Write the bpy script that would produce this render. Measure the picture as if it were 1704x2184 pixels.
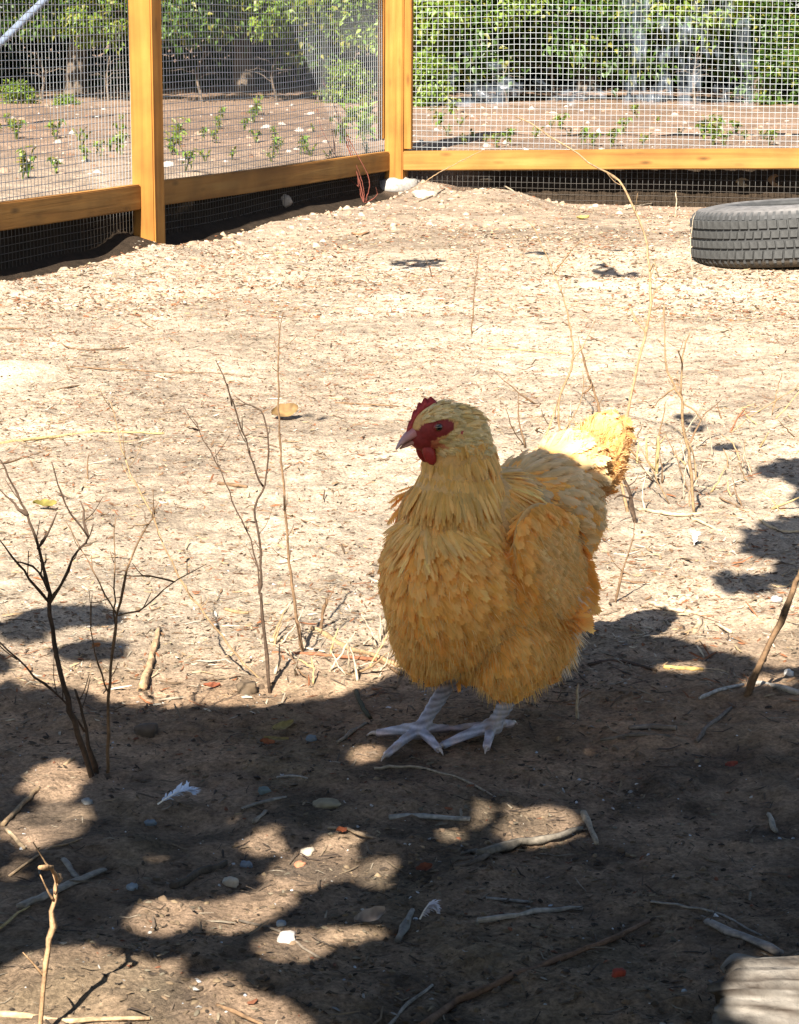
import bpy, math, random
import numpy as np
from mathutils import Vector, Matrix, Quaternion

SC = bpy.context.scene
COL = SC.collection
for o in list(bpy.data.objects):
    bpy.data.objects.remove(o)

# ------------------------------------------------------------------ camera
FPX, CXP, CYP = 5000.0, 852.0, 1092.0        # focal length and centre in a 1704 x 2184 picture
CAMH = 0.788
TH = math.atan(1078 / 5000)
CT, ST = math.cos(TH), math.sin(TH)
cam = bpy.data.cameras.new('camera')
cam.sensor_fit = 'VERTICAL'
cam.sensor_height = 36
cam.lens = FPX / 2184 * 36
cam.clip_start = 0.05
cam.clip_end = 500
camo = bpy.data.objects.new('camera', cam)
camo.location = (0, 0, CAMH)
camo.rotation_euler = (math.pi / 2 - TH, 0, 0)
COL.objects.link(camo)
SC.camera = camo

# ------------------------------------------------------------------ light
SUN_EL = math.radians(42)
SUN_H = (0.285, 0.958)                        # horizontal way the light travels
_l = math.hypot(*SUN_H)
SUN_H = (SUN_H[0] / _l, SUN_H[1] / _l)
world = bpy.data.worlds.new('World')
SC.world = world
world.use_nodes = True
wn = world.node_tree.nodes
wn.clear()
sky = wn.new('ShaderNodeTexSky')
sky.sky_type = 'NISHITA'
sky.sun_disc = False
sky.sun_elevation = SUN_EL
sky.sun_rotation = math.atan2(-SUN_H[0], -SUN_H[1])
bg = wn.new('ShaderNodeBackground')
bg.inputs['Strength'].default_value = 0.05
wo = wn.new('ShaderNodeOutputWorld')
world.node_tree.links.new(sky.outputs[0], bg.inputs[0])
world.node_tree.links.new(bg.outputs[0], wo.inputs[0])
sun = bpy.data.lights.new('sun', 'SUN')
sun.energy = 5.0
sun.angle = math.radians(0.55)
sun.color = (1.0, 0.94, 0.84)
suno = bpy.data.objects.new('sun', sun)
SUNV = Vector((SUN_H[0] * math.cos(SUN_EL), SUN_H[1] * math.cos(SUN_EL), -math.sin(SUN_EL)))
suno.rotation_euler = SUNV.to_track_quat('-Z', 'Y').to_euler()
suno.location = (-3, -6, 6)
COL.objects.link(suno)
SC.view_settings.view_transform = 'Standard'
SC.view_settings.look = 'None'
SC.view_settings.gamma = 1
SC.view_settings.exposure = 2.12

rng = np.random.default_rng(7)
random.seed(7)

# ------------------------------------------------------------------ noise and projection
def _hash(ix, iy, seed):
    h = (ix.astype(np.int64) * 374761393 + iy.astype(np.int64) * 668265263 + seed * 1274126177) & 0x7fffffff
    h = ((h ^ (h >> 13)) * 1274126177) & 0x7fffffff
    h = h ^ (h >> 16)
    return (h & 0xffff) / 65535.0

def vnoise(x, y, seed=0):
    x = np.asarray(x, float); y = np.asarray(y, float)
    ix = np.floor(x); iy = np.floor(y)
    fx = x - ix; fy = y - iy
    fx = fx * fx * (3 - 2 * fx); fy = fy * fy * (3 - 2 * fy)
    a = _hash(ix, iy, seed); b = _hash(ix + 1, iy, seed)
    c = _hash(ix, iy + 1, seed); d = _hash(ix + 1, iy + 1, seed)
    return (a * (1 - fx) + b * fx) * (1 - fy) + (c * (1 - fx) + d * fx) * fy * 1.0 - 0.5

def fbm(x, y, seed=0, octv=3):
    v = 0; a = 1.0
    for i in range(octv):
        v = v + a * vnoise(x * 2 ** i, y * 2 ** i, seed + i * 17)
        a *= 0.5
    return v

def sstep(a, b, x):
    t = np.clip((x - a) / (b - a), 0, 1)
    return t * t * (3 - 2 * t)

def ray(px, py):
    u = (px - CXP) / FPX; v = (py - CYP) / FPX
    return np.array([u, CT - v * ST, -ST - v * CT])

def gp(px, py, h=0.0):
    d = ray(px, py)
    t = (h - CAMH) / d[2]
    return np.array([0, 0, CAMH]) + t * d

def at(px, py, Y):                            # the point seen at a pixel, Y metres ahead
    d = ray(px, py)
    return np.array([0, 0, CAMH]) + d * (Y / d[1])

def onplane(px, py, P, n):
    d = ray(px, py); o = np.array([0, 0, CAMH])
    return o + d * (np.dot(P - o, n) / np.dot(d, n))

def project(P):
    x, y, z = P[..., 0], P[..., 1], P[..., 2] - CAMH
    dep = y * CT - z * ST
    v = -(y * ST + z * CT)
    dep = np.where(dep < 0.05, 0.05, dep)
    return CXP + FPX * x / dep, CYP + FPX * v / dep

# ------------------------------------------------------------------ fence line and terrain
FC = gp(845, 384)                              # corner post
FL = gp(318, 492)                              # post on the left run
FU = (FC - FL) / np.linalg.norm(FC - FL)       # along the left run, away from the camera
FR = np.array([FU[1], -FU[0], 0.0])            # along the right run, to the right

def fence_d(x, y):
    dl = -((x - FC[0]) * FR[0] + (y - FC[1]) * FR[1])
    dr = (x - FC[0]) * FU[0] + (y - FC[1]) * FU[1]
    return dl, dr

def bump(x, y, px, py, rx, ry, h, rot=0.0):
    c = gp(px, py)
    dx = x - c[0]; dy = y - c[1]
    if rot:
        cr, sr = math.cos(rot), math.sin(rot)
        dx, dy = dx * cr + dy * sr, -dx * sr + dy * cr
    return h * np.exp(-((dx / rx) ** 2 + (dy / ry) ** 2))

HENP = gp(965, 1565)
def hgt(x, y):
    x = np.asarray(x, float); y = np.asarray(y, float)
    dl, dr = fence_d(x, y)
    d = np.maximum(dl, dr)
    wobx = 0.05 * fbm(x * 2.2, y * 2.2, 91)
    z = 0.022 * fbm(x * 0.9, y * 0.9, 3, 2) + 0.010 * fbm(x * 3.1, y * 3.1, 11, 2)
    near = sstep(9.0, 3.5, y)
    calm = 1 - 0.75 * np.exp(-(((x - HENP[0]) / 0.13) ** 2 + ((y - HENP[1]) / 0.11) ** 2))
    n1 = fbm(x * 14, y * 14, 23, 3)
    rid = 0.5 - np.abs(fbm(x * 24, y * 24, 37, 2))
    z = z + calm * ((0.003 + 0.0095 * near) * n1 + 0.0060 * near * (rid - 0.2) + 0.0038 * near * fbm(x * 75, y * 75, 5, 2))
    # trench under the rails, bank and higher ground outside
    tl = np.exp(-((dl + 0.12 + wobx) / 0.17) ** 2) * sstep(0.05, -0.15, dr)
    right = sstep(0.15, 0.75, -dl)
    tr = sstep(-0.52, -0.28, dr + wobx) * right
    z = z - 0.085 * tl - 0.045 * sstep(-1.6, -0.7, dr) * right - 0.11 * tr
    # crests of loose soil thrown up beside the trench
    z = z + 0.030 * np.exp(-((dl + 0.42 + wobx) / 0.09) ** 2) * (0.4 + 1.4 * np.clip(fbm(x * 3, y * 3, 61, 2) + 0.3, 0, 1)) * sstep(0.0, -0.5, dr)
    ol = sstep(0.06, 0.10, dl + 0.012 * fbm(x * 9, y * 9, 77, 2))
    orr = sstep(0.07, 0.11, dr + 0.015 * fbm(x * 9, y * 9, 78, 2))
    out = np.maximum(ol, orr)
    lvl = 0.105 + 0.045 * np.clip(-dl, 0, 2.5) / 2.5 + 0.02 * fbm(x * 1.3, y * 1.3, 19, 2)
    wl = sstep(-0.2, 0.4, dl)
    lvl = lvl * (1 - wl) + wl * (0.135 + 0.012 * np.clip(-dr, 0, 4) + 0.015 * fbm(x * 1.3, y * 1.3, 19, 2))
    z = z * (1 - out) + out * (lvl + 0.012 * fbm(x * 6, y * 6, 29, 3))
    z = z + bump(x, y, 1055, 428, 0.26, 0.30, 0.085)
    z = z + bump(x, y, 900, 410, 0.16, 0.2, 0.03)
    z = z + bump(x, y, 318, 500, 0.16, 0.16, 0.05)
    z = z + bump(x, y, 45, 815, 0.10, 0.10, 0.045)
    z = z + bump(x, y, 1440, 885, 0.07, 0.08, 0.03)
    z = z + bump(x, y, 900, 985, 0.15, 0.20, 0.015)
    z = z - bump(x, y, 1300, 572, 0.22, 0.13, 0.03)
    z = z + bump(x, y, 1300, 605, 0.26, 0.09, 0.012)
    z = z + bump(x, y, 180, 2110, 0.12, 0.10, 0.018)
    return z

def hit(px, py, lift=0.0):
    """the terrain point seen at a pixel"""
    d = ray(px, py)
    ts = np.linspace(1.2, 24, 1400)
    P = np.array([0, 0, CAMH])[None] + ts[:, None] * d[None]
    below = P[:, 2] < hgt(P[:, 0], P[:, 1]) + lift
    i = int(np.argmax(below)) if below.any() else len(ts) - 1
    a, b = ts[max(i - 1, 0)], ts[i]
    for _ in range(18):
        m = (a + b) / 2
        p = np.array([0, 0, CAMH]) + m * d
        if p[2] < float(hgt(p[0], p[1])) + lift: b = m
        else: a = m
    return np.array([0, 0, CAMH]) + b * d

# ------------------------------------------------------------------ mesh helpers
def npmesh(name, V, faces, mats, colors=None, smooth=False, matidx=None):
    """V (n,3); faces: list of int arrays (m,k)"""
    me = bpy.data.meshes.new(name)
    V = np.ascontiguousarray(V, dtype=np.float32)
    me.vertices.add(len(V))
    me.vertices.foreach_set('co', V.ravel())
    loops = np.concatenate([f.ravel() for f in faces]).astype(np.int32)
    sizes = np.concatenate([np.full(len(f), f.shape[1]) for f in faces]).astype(np.int32)
    starts = np.concatenate([[0], np.cumsum(sizes)[:-1]]).astype(np.int32)
    me.loops.add(len(loops))
    me.loops.foreach_set('vertex_index', loops)
    me.polygons.add(len(sizes))
    me.polygons.foreach_set('loop_start', starts)
    me.polygons.foreach_set('loop_total', sizes)
    if matidx is not None:
        me.polygons.foreach_set('material_index', np.asarray(matidx, np.int32))
    if smooth:
        me.polygons.foreach_set('use_smooth', np.ones(len(sizes), bool))
    me.update(calc_edges=True)
    if colors is not None:
        a = me.color_attributes.new('Col', 'FLOAT_COLOR', 'POINT')
        c = np.ones((len(V), 4), np.float32); c[:, :3] = colors
        a.data.foreach_set('color', c.ravel())
    for m in (mats if isinstance(mats, (list, tuple)) else [mats]):
        me.materials.append(m)
    return me

def link(name, me, parent=None, loc=None):
    o = bpy.data.objects.new(name, me)
    COL.objects.link(o)
    if parent is not None: o.parent = parent
    if loc is not None: o.location = loc
    return o

def tag(o, label, cat, group=None):
    o['label'] = label; o['category'] = cat
    if group: o['group'] = group
    return o

def empty(name, loc=(0, 0, 0), rz=0.0):
    o = bpy.data.objects.new(name, None)
    o.empty_display_size = 0.05
    o.location = loc; o.rotation_euler = (0, 0, rz)
    COL.objects.link(o)
    return o

class MB:
    """collects verts and faces (faces as python tuples) with per-vertex colour"""
    def __init__(self): self.v = []; self.f = []; self.c = []
    def add(self, V, F, col=(1, 1, 1)):
        b = len(self.v)
        self.v.extend([tuple(p) for p in V])
        self.f.extend([tuple(i + b for i in f) for f in F])
        if isinstance(col, np.ndarray) and col.ndim == 2: self.c.extend([tuple(q) for q in col])
        else: self.c.extend([tuple(col)] * len(V))
    def mesh(self, name, mat, smooth=True):
        me = bpy.data.meshes.new(name)
        me.from_pydata(self.v, [], self.f)
        a = me.color_attributes.new('Col', 'FLOAT_COLOR', 'POINT')
        c = np.ones((len(self.v), 4), np.float32); c[:, :3] = np.array(self.c)
        a.data.foreach_set('color', c.ravel())
        if smooth: me.polygons.foreach_set('use_smooth', np.ones(len(self.f), bool))
        me.materials.append(mat)
        return me

def catmull(P, n):
    P = np.asarray(P, float)
    if len(P) == 2: return P[0] + (P[1] - P[0]) * np.linspace(0, 1, n)[:, None]
    Q = np.vstack([2 * P[0] - P[1], P, 2 * P[-1] - P[-2]])
    seg = len(P) - 1
    out = []
    for t in np.linspace(0, seg - 1e-6, n):
        i = int(t); u = t - i
        a, b, c, d = Q[i:i + 4]
        out.append(0.5 * ((2 * b) + (-a + c) * u + (2 * a - 5 * b + 4 * c - d) * u * u + (-a + 3 * b - 3 * c + d) * u ** 3))
    return np.array(out)

def tube(P, r0, r1, n=None, sides=6, wob=0.0, knots=0, seed=0, flat=1.0, up=None):
    rg = np.random.default_rng(seed)
    n = n or max(4, 3 * len(P))
    C = catmull(P, n)
    if wob: C[1:-1] += rg.normal(0, wob, (n - 2, 3))
    R = np.linspace(r0, r1, n) * (1 + 0.05 * rg.normal(0, 1, n))
    for k in range(knots):
        R[rg.integers(1, n - 1)] *= 1.25
    T = np.gradient(C, axis=0); T /= np.linalg.norm(T, axis=1)[:, None] + 1e-9
    ref = np.array([0.0, 0, 1]) if up is None else np.array(up, float)
    if up is None and abs(T[:, 2]).mean() > 0.8: ref = np.array([1.0, 0.2, 0])
    A = np.cross(T, ref); A /= np.linalg.norm(A, axis=1)[:, None] + 1e-9
    B = np.cross(A, T)
    an = np.linspace(0, 2 * math.pi, sides, endpoint=False)
    jit = 1 + 0.12 * rg.normal(0, 1, sides)
    V = (C[:, None] + R[:, None, None] * (np.cos(an) * jit)[None, :, None] * A[:, None] + flat * R[:, None, None] * (np.sin(an) * jit)[None, :, None] * B[:, None]).reshape(-1, 3)
    F = []
    for i in range(n - 1):
        for j in range(sides):
            k = (j + 1) % sides
            F.append((i * sides + j, i * sides + k, (i + 1) * sides + k, (i + 1) * sides + j))
    F.append(tuple(range(sides))[::-1]); F.append(tuple((n - 1) * sides + j for j in range(sides)))
    return V, F

# ------------------------------------------------------------------ materials
def newmat(name):
    m = bpy.data.materials.new(name); m.use_nodes = True
    nt = m.node_tree; nt.nodes.clear()
    out = nt.nodes.new('ShaderNodeOutputMaterial')
    b = nt.nodes.new('ShaderNodeBsdfPrincipled')
    nt.links.new(b.outputs[0], out.inputs[0])
    return m, nt, b, out

def N(nt, typ, **kw):
    n = nt.nodes.new(typ)
    for k, v in kw.items():
        if k in n.inputs: n.inputs[k].default_value = v
        else: setattr(n, k, v)
    return n

def mat_col(name, rough=0.85, nscale=60.0, namp=0.35, bump_s=0.2, trans=0.0, spec=0.2, bscale=None, sheen=0.0, bdist=0.002, trcol=None, gain=1.0):
    """base colour comes from the Col attribute, with fine grain on top"""
    m, nt, b, out = newmat(name)
    at_ = N(nt, 'ShaderNodeAttribute'); at_.attribute_name = 'Col'
    tc = N(nt, 'ShaderNodeTexCoord')
    nz = N(nt, 'ShaderNodeTexNoise', Scale=nscale, Detail=4.0)
    nt.links.new(tc.outputs['Object'], nz.inputs['Vector'])
    mr = N(nt, 'ShaderNodeMapRange'); mr.inputs[3].default_value = (1 - namp) * gain; mr.inputs[4].default_value = (1 + namp) * gain
    mr.inputs[1].default_value = 0.25; mr.inputs[2].default_value = 0.75
    nt.links.new(nz.outputs['Fac'], mr.inputs[0])
    mx = N(nt, 'ShaderNodeVectorMath', operation='SCALE')
    nt.links.new(at_.outputs['Color'], mx.inputs[0]); nt.links.new(mr.outputs[0], mx.inputs['Scale'])
    nt.links.new(mx.outputs[0], b.inputs['Base Color'])
    b.inputs['Roughness'].default_value = rough
    b.inputs['Specular IOR Level'].default_value = spec
    if sheen: b.inputs['Sheen Weight'].default_value = sheen
    if bump_s:
        nb = N(nt, 'ShaderNodeTexNoise', Scale=bscale or nscale * 2, Detail=5.0)
        nt.links.new(tc.outputs['Object'], nb.inputs['Vector'])
        bp = N(nt, 'ShaderNodeBump', Strength=bump_s, Distance=bdist)
        nt.links.new(nb.outputs['Fac'], bp.inputs['Height'])
        nt.links.new(bp.outputs[0], b.inputs['Normal'])
    if trans:
        tr = N(nt, 'ShaderNodeBsdfTranslucent')
        if trcol:
            mm = N(nt, 'ShaderNodeMix', data_type='RGBA', blend_type='MULTIPLY'); mm.inputs[0].default_value = 1
            nt.links.new(mx.outputs[0], mm.inputs[6]); mm.inputs[7].default_value = (*trcol, 1)
            nt.links.new(mm.outputs[2], tr.inputs[0])
        else:
            nt.links.new(mx.outputs[0], tr.inputs[0])
        ms = N(nt, 'ShaderNodeMixShader'); ms.inputs[0].default_value = trans
        nt.links.new(b.outputs[0], ms.inputs[1]); nt.links.new(tr.outputs[0], ms.inputs[2])
        nt.links.new(ms.outputs[0], out.inputs[0])
    return m

def mat_wood(name, axis, base, dark, light):
    m, nt, b, out = newmat(name)
    tc = N(nt, 'ShaderNodeTexCoord')
    mp = N(nt, 'ShaderNodeMapping')
    sc = [34.0, 34.0, 34.0]; sc[axis] = 1.6
    mp.inputs['Scale'].default_value = sc
    oi = N(nt, 'ShaderNodeObjectInfo')
    nt.links.new(tc.outputs['Object'], mp.inputs['Vector'])
    add = N(nt, 'ShaderNodeVectorMath', operation='ADD')
    nt.links.new(mp.outputs[0], add.inputs[0]); nt.links.new(oi.outputs['Random'], add.inputs[1])
    nz = N(nt, 'ShaderNodeTexNoise', Scale=1.0, Detail=6.0, Distortion=0.6)
    nt.links.new(add.outputs[0], nz.inputs['Vector'])
    cr = N(nt, 'ShaderNodeValToRGB')
    e = cr.color_ramp.elements
    e[0].position = 0.28; e[0].color = (*dark, 1); e[1].position = 0.72; e[1].color = (*light, 1)
    n = e.new(0.5); n.color = (*base, 1)
    nt.links.new(nz.outputs['Fac'], cr.inputs[0])
    # knots and weathered smudges
    mp2 = N(nt, 'ShaderNodeMapping'); s2 = [16.0, 16.0, 16.0]; s2[axis] = 5.0
    mp2.inputs['Scale'].default_value = s2
    nt.links.new(tc.outputs['Object'], mp2.inputs['Vector'])
    vo = N(nt, 'ShaderNodeTexVoronoi', Scale=1.0); nt.links.new(mp2.outputs[0], vo.inputs['Vector'])
    mr = N(nt, 'ShaderNodeMapRange'); mr.inputs[1].default_value = 0.04; mr.inputs[2].default_value = 0.20
    mr.inputs[3].default_value = 0.38; mr.inputs[4].default_value = 1.0
    nt.links.new(vo.outputs['Distance'], mr.inputs[0])
    n2 = N(nt, 'ShaderNodeTexNoise', Scale=6.0, Detail=5.0); nt.links.new(tc.outputs['Object'], n2.inputs['Vector'])
    mr2 = N(nt, 'ShaderNodeMapRange'); mr2.inputs[1].default_value = 0.35; mr2.inputs[2].default_value = 0.6
    mr2.inputs[3].default_value = 0.78; mr2.inputs[4].default_value = 1.05
    nt.links.new(n2.outputs['Fac'], mr2.inputs[0])
    mu = N(nt, 'ShaderNodeMath', operation='MULTIPLY'); nt.links.new(mr.outputs[0], mu.inputs[0]); nt.links.new(mr2.outputs[0], mu.inputs[1])
    vs = N(nt, 'ShaderNodeVectorMath', operation='SCALE')
    nt.links.new(cr.outputs[0], vs.inputs[0]); nt.links.new(mu.outputs[0], vs.inputs['Scale'])
    nt.links.new(vs.outputs[0], b.inputs['Base Color'])
    b.inputs['Roughness'].default_value = 0.75
    b.inputs['Specular IOR Level'].default_value = 0.25
    bp = N(nt, 'ShaderNodeBump', Strength=0.5, Distance=0.003)
    nt.links.new(nz.outputs['Fac'], bp.inputs['Height']); nt.links.new(bp.outputs[0], b.inputs['Normal'])
    return m

def mat_ground():
    m, nt, b, out = newmat('dry_dirt')
    at_ = N(nt, 'ShaderNodeAttribute'); at_.attribute_name = 'Col'
    tc = N(nt, 'ShaderNodeTexCoord')
    n1 = N(nt, 'ShaderNodeTexNoise', Scale=26.0, Detail=8.0, Roughness=0.7); nt.links.new(tc.outputs['Object'], n1.inputs['Vector'])
    n2 = N(nt, 'ShaderNodeTexNoise', Scale=210.0, Detail=4.0, Roughness=0.7); nt.links.new(tc.outputs['Object'], n2.inputs['Vector'])
    r1 = N(nt, 'ShaderNodeMapRange'); r1.inputs[1].default_value = 0.3; r1.inputs[2].default_value = 0.7; r1.inputs[3].default_value = 0.50; r1.inputs[4].default_value = 1.38
    nt.links.new(n1.outputs['Fac'], r1.inputs[0])
    r2 = N(nt, 'ShaderNodeMapRange'); r2.inputs[1].default_value = 0.3; r2.inputs[2].default_value = 0.62; r2.inputs[3].default_value = 0.45; r2.inputs[4].default_value = 1.22
    nt.links.new(n2.outputs['Fac'], r2.inputs[0])
    mu = N(nt, 'ShaderNodeMath', operation='MULTIPLY'); nt.links.new(r1.outputs[0], mu.inputs[0]); nt.links.new(r2.outputs[0], mu.inputs[1])
    vs = N(nt, 'ShaderNodeVectorMath', operation='SCALE'); nt.links.new(at_.outputs['Color'], vs.inputs[0]); nt.links.new(mu.outputs[0], vs.inputs['Scale'])
    nt.links.new(vs.outputs[0], b.inputs['Base Color'])
    b.inputs['Roughness'].default_value = 0.95
    b.inputs['Specular IOR Level'].default_value = 0.1
    n3 = N(nt, 'ShaderNodeTexNoise', Scale=120.0, Detail=7.0, Roughness=0.75); nt.links.new(tc.outputs['Object'], n3.inputs['Vector'])
    bp = N(nt, 'ShaderNodeBump', Strength=0.9, Distance=0.008); nt.links.new(n3.outputs['Fac'], bp.inputs['Height'])
    nt.links.new(bp.outputs[0], b.inputs['Normal'])
    return m

M_GROUND = mat_ground()
M_CHIP = mat_col('dry_litter', 0.9, 300, 0.25, 0.0, gain=0.44)
M_STICK = mat_col('dead_wood', 0.85, 180, 0.4, 0.6, bscale=260, gain=0.5)
M_STONE = mat_col('stone', 0.8, 90, 0.3, 0.5, bscale=140, gain=0.5)
M_LEAF = mat_col('leaf', 0.45, 30, 0.2, 0.0, trans=0.4, spec=0.4, trcol=(1.5, 1.5, 0.7), gain=0.62)
M_DRYLEAF = mat_col('dry_leaf', 0.7, 90, 0.25, 0.2, trans=0.25, gain=0.5)
M_BARK = mat_col('bark', 0.95, 14, 0.4, 0.8, bscale=30, bdist=0.02)
M_FEATHER = mat_col('feather', 0.65, 90, 0.16, 0.0, trans=0.28, spec=0.25, trcol=(1.15, 0.85, 0.5))
M_DOWN = mat_col('down', 0.7, 90, 0.15, 0.0, trans=0.35, spec=0.2)
M_BODY = mat_col('hen_skin', 0.6, 260, 0.2, 0.35, bscale=420, bdist=0.001, spec=0.35)
M_FLESH = mat_col('hen_comb', 0.45, 300, 0.25, 0.4, bscale=500, bdist=0.001, spec=0.4)
M_HORN = mat_col('beak_horn', 0.35, 120, 0.15, 0.0, spec=0.5)
M_EYE = mat_col('eye_shine', 0.06, 50, 0.0, 0.0, spec=0.8)
M_RUBBER = mat_col('old_rubber', 0.75, 45, 0.4, 0.4, bscale=160, spec=0.35, gain=0.33)
M_WIRE = mat_col('galvanised_wire', 0.45, 20, 0.15, 0.0, spec=0.6, gain=0.55)
M_LOG = mat_col('weathered_wood', 0.9, 45, 0.55, 1.0, bscale=70, bdist=0.006, gain=0.22)
WB, WD, WL = (0.27, 0.112, 0.018), (0.19, 0.072, 0.011), (0.31, 0.145, 0.030)
M_WOODZ = mat_wood('stained_post_wood', 2, WB, WD, WL)
M_WOODX = mat_wood('stained_rail_wood', 0, (0.245, 0.112, 0.023), (0.175, 0.072, 0.014), (0.28, 0.142, 0.036))

# ------------------------------------------------------------------ ground
def straw_mask(x, y):
    """1 where pale straw litter covers the soil, 0 on bare earth"""
    P = np.stack([x, y, np.zeros_like(x)], -1)
    px, py = project(P)
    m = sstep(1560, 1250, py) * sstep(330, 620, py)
    m = m * (0.75 + 0.5 * np.clip(fbm(x * 2.5, y * 2.5, 71, 3) + 0.3, 0, 1))
    return np.clip(m, 0, 1)

def build_ground():
    ys = [-12.0, -4.0, -1.0, 0.2]
    y = 0.7
    while y < 23:
        ys.append(y)
        y *= 1.0052 if y < 1.45 else (1.0026 if y < 13 else 1.006)
    ys += [25, 29, 36, 50, 80, 140, 300]
    ys = np.array(ys)
    t = np.concatenate([np.linspace(-2.6, -0.5, 30), np.linspace(-0.48, -0.215, 55), np.linspace(-0.21, 0.21, 190 * 1), np.linspace(0.215, 0.48, 55), np.linspace(0.5, 2.6, 30)])
    w = np.where(ys > 0.7, ys, 0.7 + (0.7 - ys))
    X = w[:, None] * t[None]
    Y = np.repeat(ys[:, None], len(t), 1)
    Z = hgt(X, Y)
    fade = sstep(24, 40, np.abs(Y))
    Z = Z * (1 - fade) + 0.1 * fade
    V = np.stack([X, Y, Z], -1).reshape(-1, 3)
    nr, nc = X.shape
    i = np.arange(nr - 1)[:, None] * nc + np.arange(nc - 1)[None]
    Fq = np.stack([i, i + 1, i + nc + 1, i + nc], -1).reshape(-1, 4)
    x, y_ = V[:, 0], V[:, 1]
    soil = np.array([0.222, 0.152, 0.100]); straw = np.array([0.385, 0.305, 0.222]); far = np.array([0.185, 0.122, 0.083])
    s = straw_mask(x, y_)[:, None]
    dl, dr = fence_d(x, y_)
    outm = sstep(-1.3, 0.2, np.maximum(dl, dr))[:, None]
    c = soil * (1 - outm) + far * outm
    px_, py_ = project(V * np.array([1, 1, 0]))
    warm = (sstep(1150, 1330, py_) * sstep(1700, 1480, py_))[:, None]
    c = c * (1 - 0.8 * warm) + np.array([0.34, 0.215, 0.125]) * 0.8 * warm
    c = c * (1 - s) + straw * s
    hum = np.clip(0.18 + 2.2 * fbm(x * 11, y_ * 11, 171, 4), 0, 1)[:, None] * (1 - s) * (1 - outm) * (1 - 0.7 * warm)
    c = c * (1 - 0.72 * hum) + np.array([0.040, 0.033, 0.026]) * 0.72 * hum
    pal = np.clip(fbm(x * 5, y_ * 5, 131, 3) * 1.6 + fbm(x * 1.4, y_ * 1.1, 135, 2) * 1.1, -0.8, 0.9)[:, None]
    c = c * (1 + 0.28 * pal)
    olive = np.clip(fbm(x * 8, y_ * 8, 151, 3) * 2.0, 0, 1)[:, None] * (1 - s) * (1 - outm)
    c = c * (1 - 0.35 * olive) + np.array([0.115, 0.10, 0.055]) * 0.35 * olive
    rail_shade = (sstep(-0.40, -0.28, dl) * sstep(0.16, 0.10, dl) * sstep(0.1, -0.2, dr))[:, None]
    rail_shade = np.maximum(rail_shade, (sstep(-0.45, -0.25, dr) * sstep(0.26, 0.18, dr) * sstep(0.2, 0.5, -dl))[:, None])
    c = c * (1 - rail_shade) + np.array([0.028, 0.019, 0.012]) * rail_shade  # shade under the rails painted into the soil colour
    for (px, py, rx, ry) in ((1055, 415, 0.3, 0.35), (45, 812, 0.15, 0.15), (1440, 880, 0.09, 0.1), (900, 985, 0.14, 0.2), (1265, 612, 0.07, 0.09), (1060, 990, 0.2, 0.2)):
        b = bump(x, y_, px, py, rx, ry, 1.0)[:, None]
        c = c * (1 - 0.7 * b) + np.array([0.46, 0.375, 0.27]) * 0.7 * b
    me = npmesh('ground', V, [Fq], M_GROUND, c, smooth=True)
    o = link('ground', me)
    o['kind'] = 'structure'
build_ground()

# ------------------------------------------------------------------ fence
def boxmesh(name, lo, hi, mat, bev=0.004, seed=0):
    """a sawn timber with softened edges"""
    import bmesh
    bm = bmesh.new()
    bmesh.ops.create_cube(bm, size=1.0)
    lo = Vector(lo); hi = Vector(hi)
    for v in bm.verts:
        v.co = Vector((lo[i] + (v.co[i] + 0.5) * (hi[i] - lo[i]) for i in range(3)))
    bmesh.ops.bevel(bm, geom=list(bm.edges), offset=bev, segments=2, affect='EDGES')
    ax = max(range(3), key=lambda k: hi[k] - lo[k])
    n = 8
    for k in range(1, n):
        co = [0, 0, 0]; co[ax] = lo[ax] + (hi[ax] - lo[ax]) * k / n
        no = [0, 0, 0]; no[ax] = 1
        bmesh.ops.bisect_plane(bm, geom=bm.verts[:] + bm.edges[:] + bm.faces[:], plane_co=co, plane_no=no)
    rg = np.random.default_rng(seed)
    ph = rg.uniform(0, 6, 4)
    for v in bm.verts:                                     # slight bow and twist of real lumber
        u = (v.co[ax] - lo[ax]) / (hi[ax] - lo[ax])
        for j in range(3):
            if j != ax: v.co[j] += 0.0035 * math.sin(u * 4 + ph[j]) - 0.0035 * math.sin(ph[j])
    me = bpy.data.meshes.new(name)
    bm.to_mesh(me); bm.free()
    me.materials.append(mat)
    return me

FANG = math.atan2(FR[1], FR[0])                            # local x = along the right run
LANG = math.atan2(FU[1], FU[0])                            # local x = along the left run (away)
fence_left = empty('wire_fence', tuple(FL), LANG)
tag(fence_left, 'left run of welded wire fence on orange stained posts, receding to the corner', 'fence')
fence_right = empty('wire_fence', tuple(FC), FANG)
tag(fence_right, 'right run of welded wire fence with bright low rail behind the tyre', 'fence')
LEN = float(np.linalg.norm(FC - FL))

def post(parent, x, y, zlo, zhi, s=0.089, seed=1):
    o = link('post', boxmesh('post', (-s / 2, -s / 2, zlo), (s / 2, s / 2, zhi), M_WOODZ, 0.005, seed), parent, (x, y, 0))
    return o
# local frame of the left run: x away along the run, y to the left (outside)
post(fence_left, 0, 0, -0.15, 2.05, seed=2)
post(fence_left, -2.44, 0, -0.15, 2.05, seed=3)
cp = post(fence_left, LEN, 0, -0.12, 2.05, seed=4)
cp['label'] = 'corner post standing on a pale stone'

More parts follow.
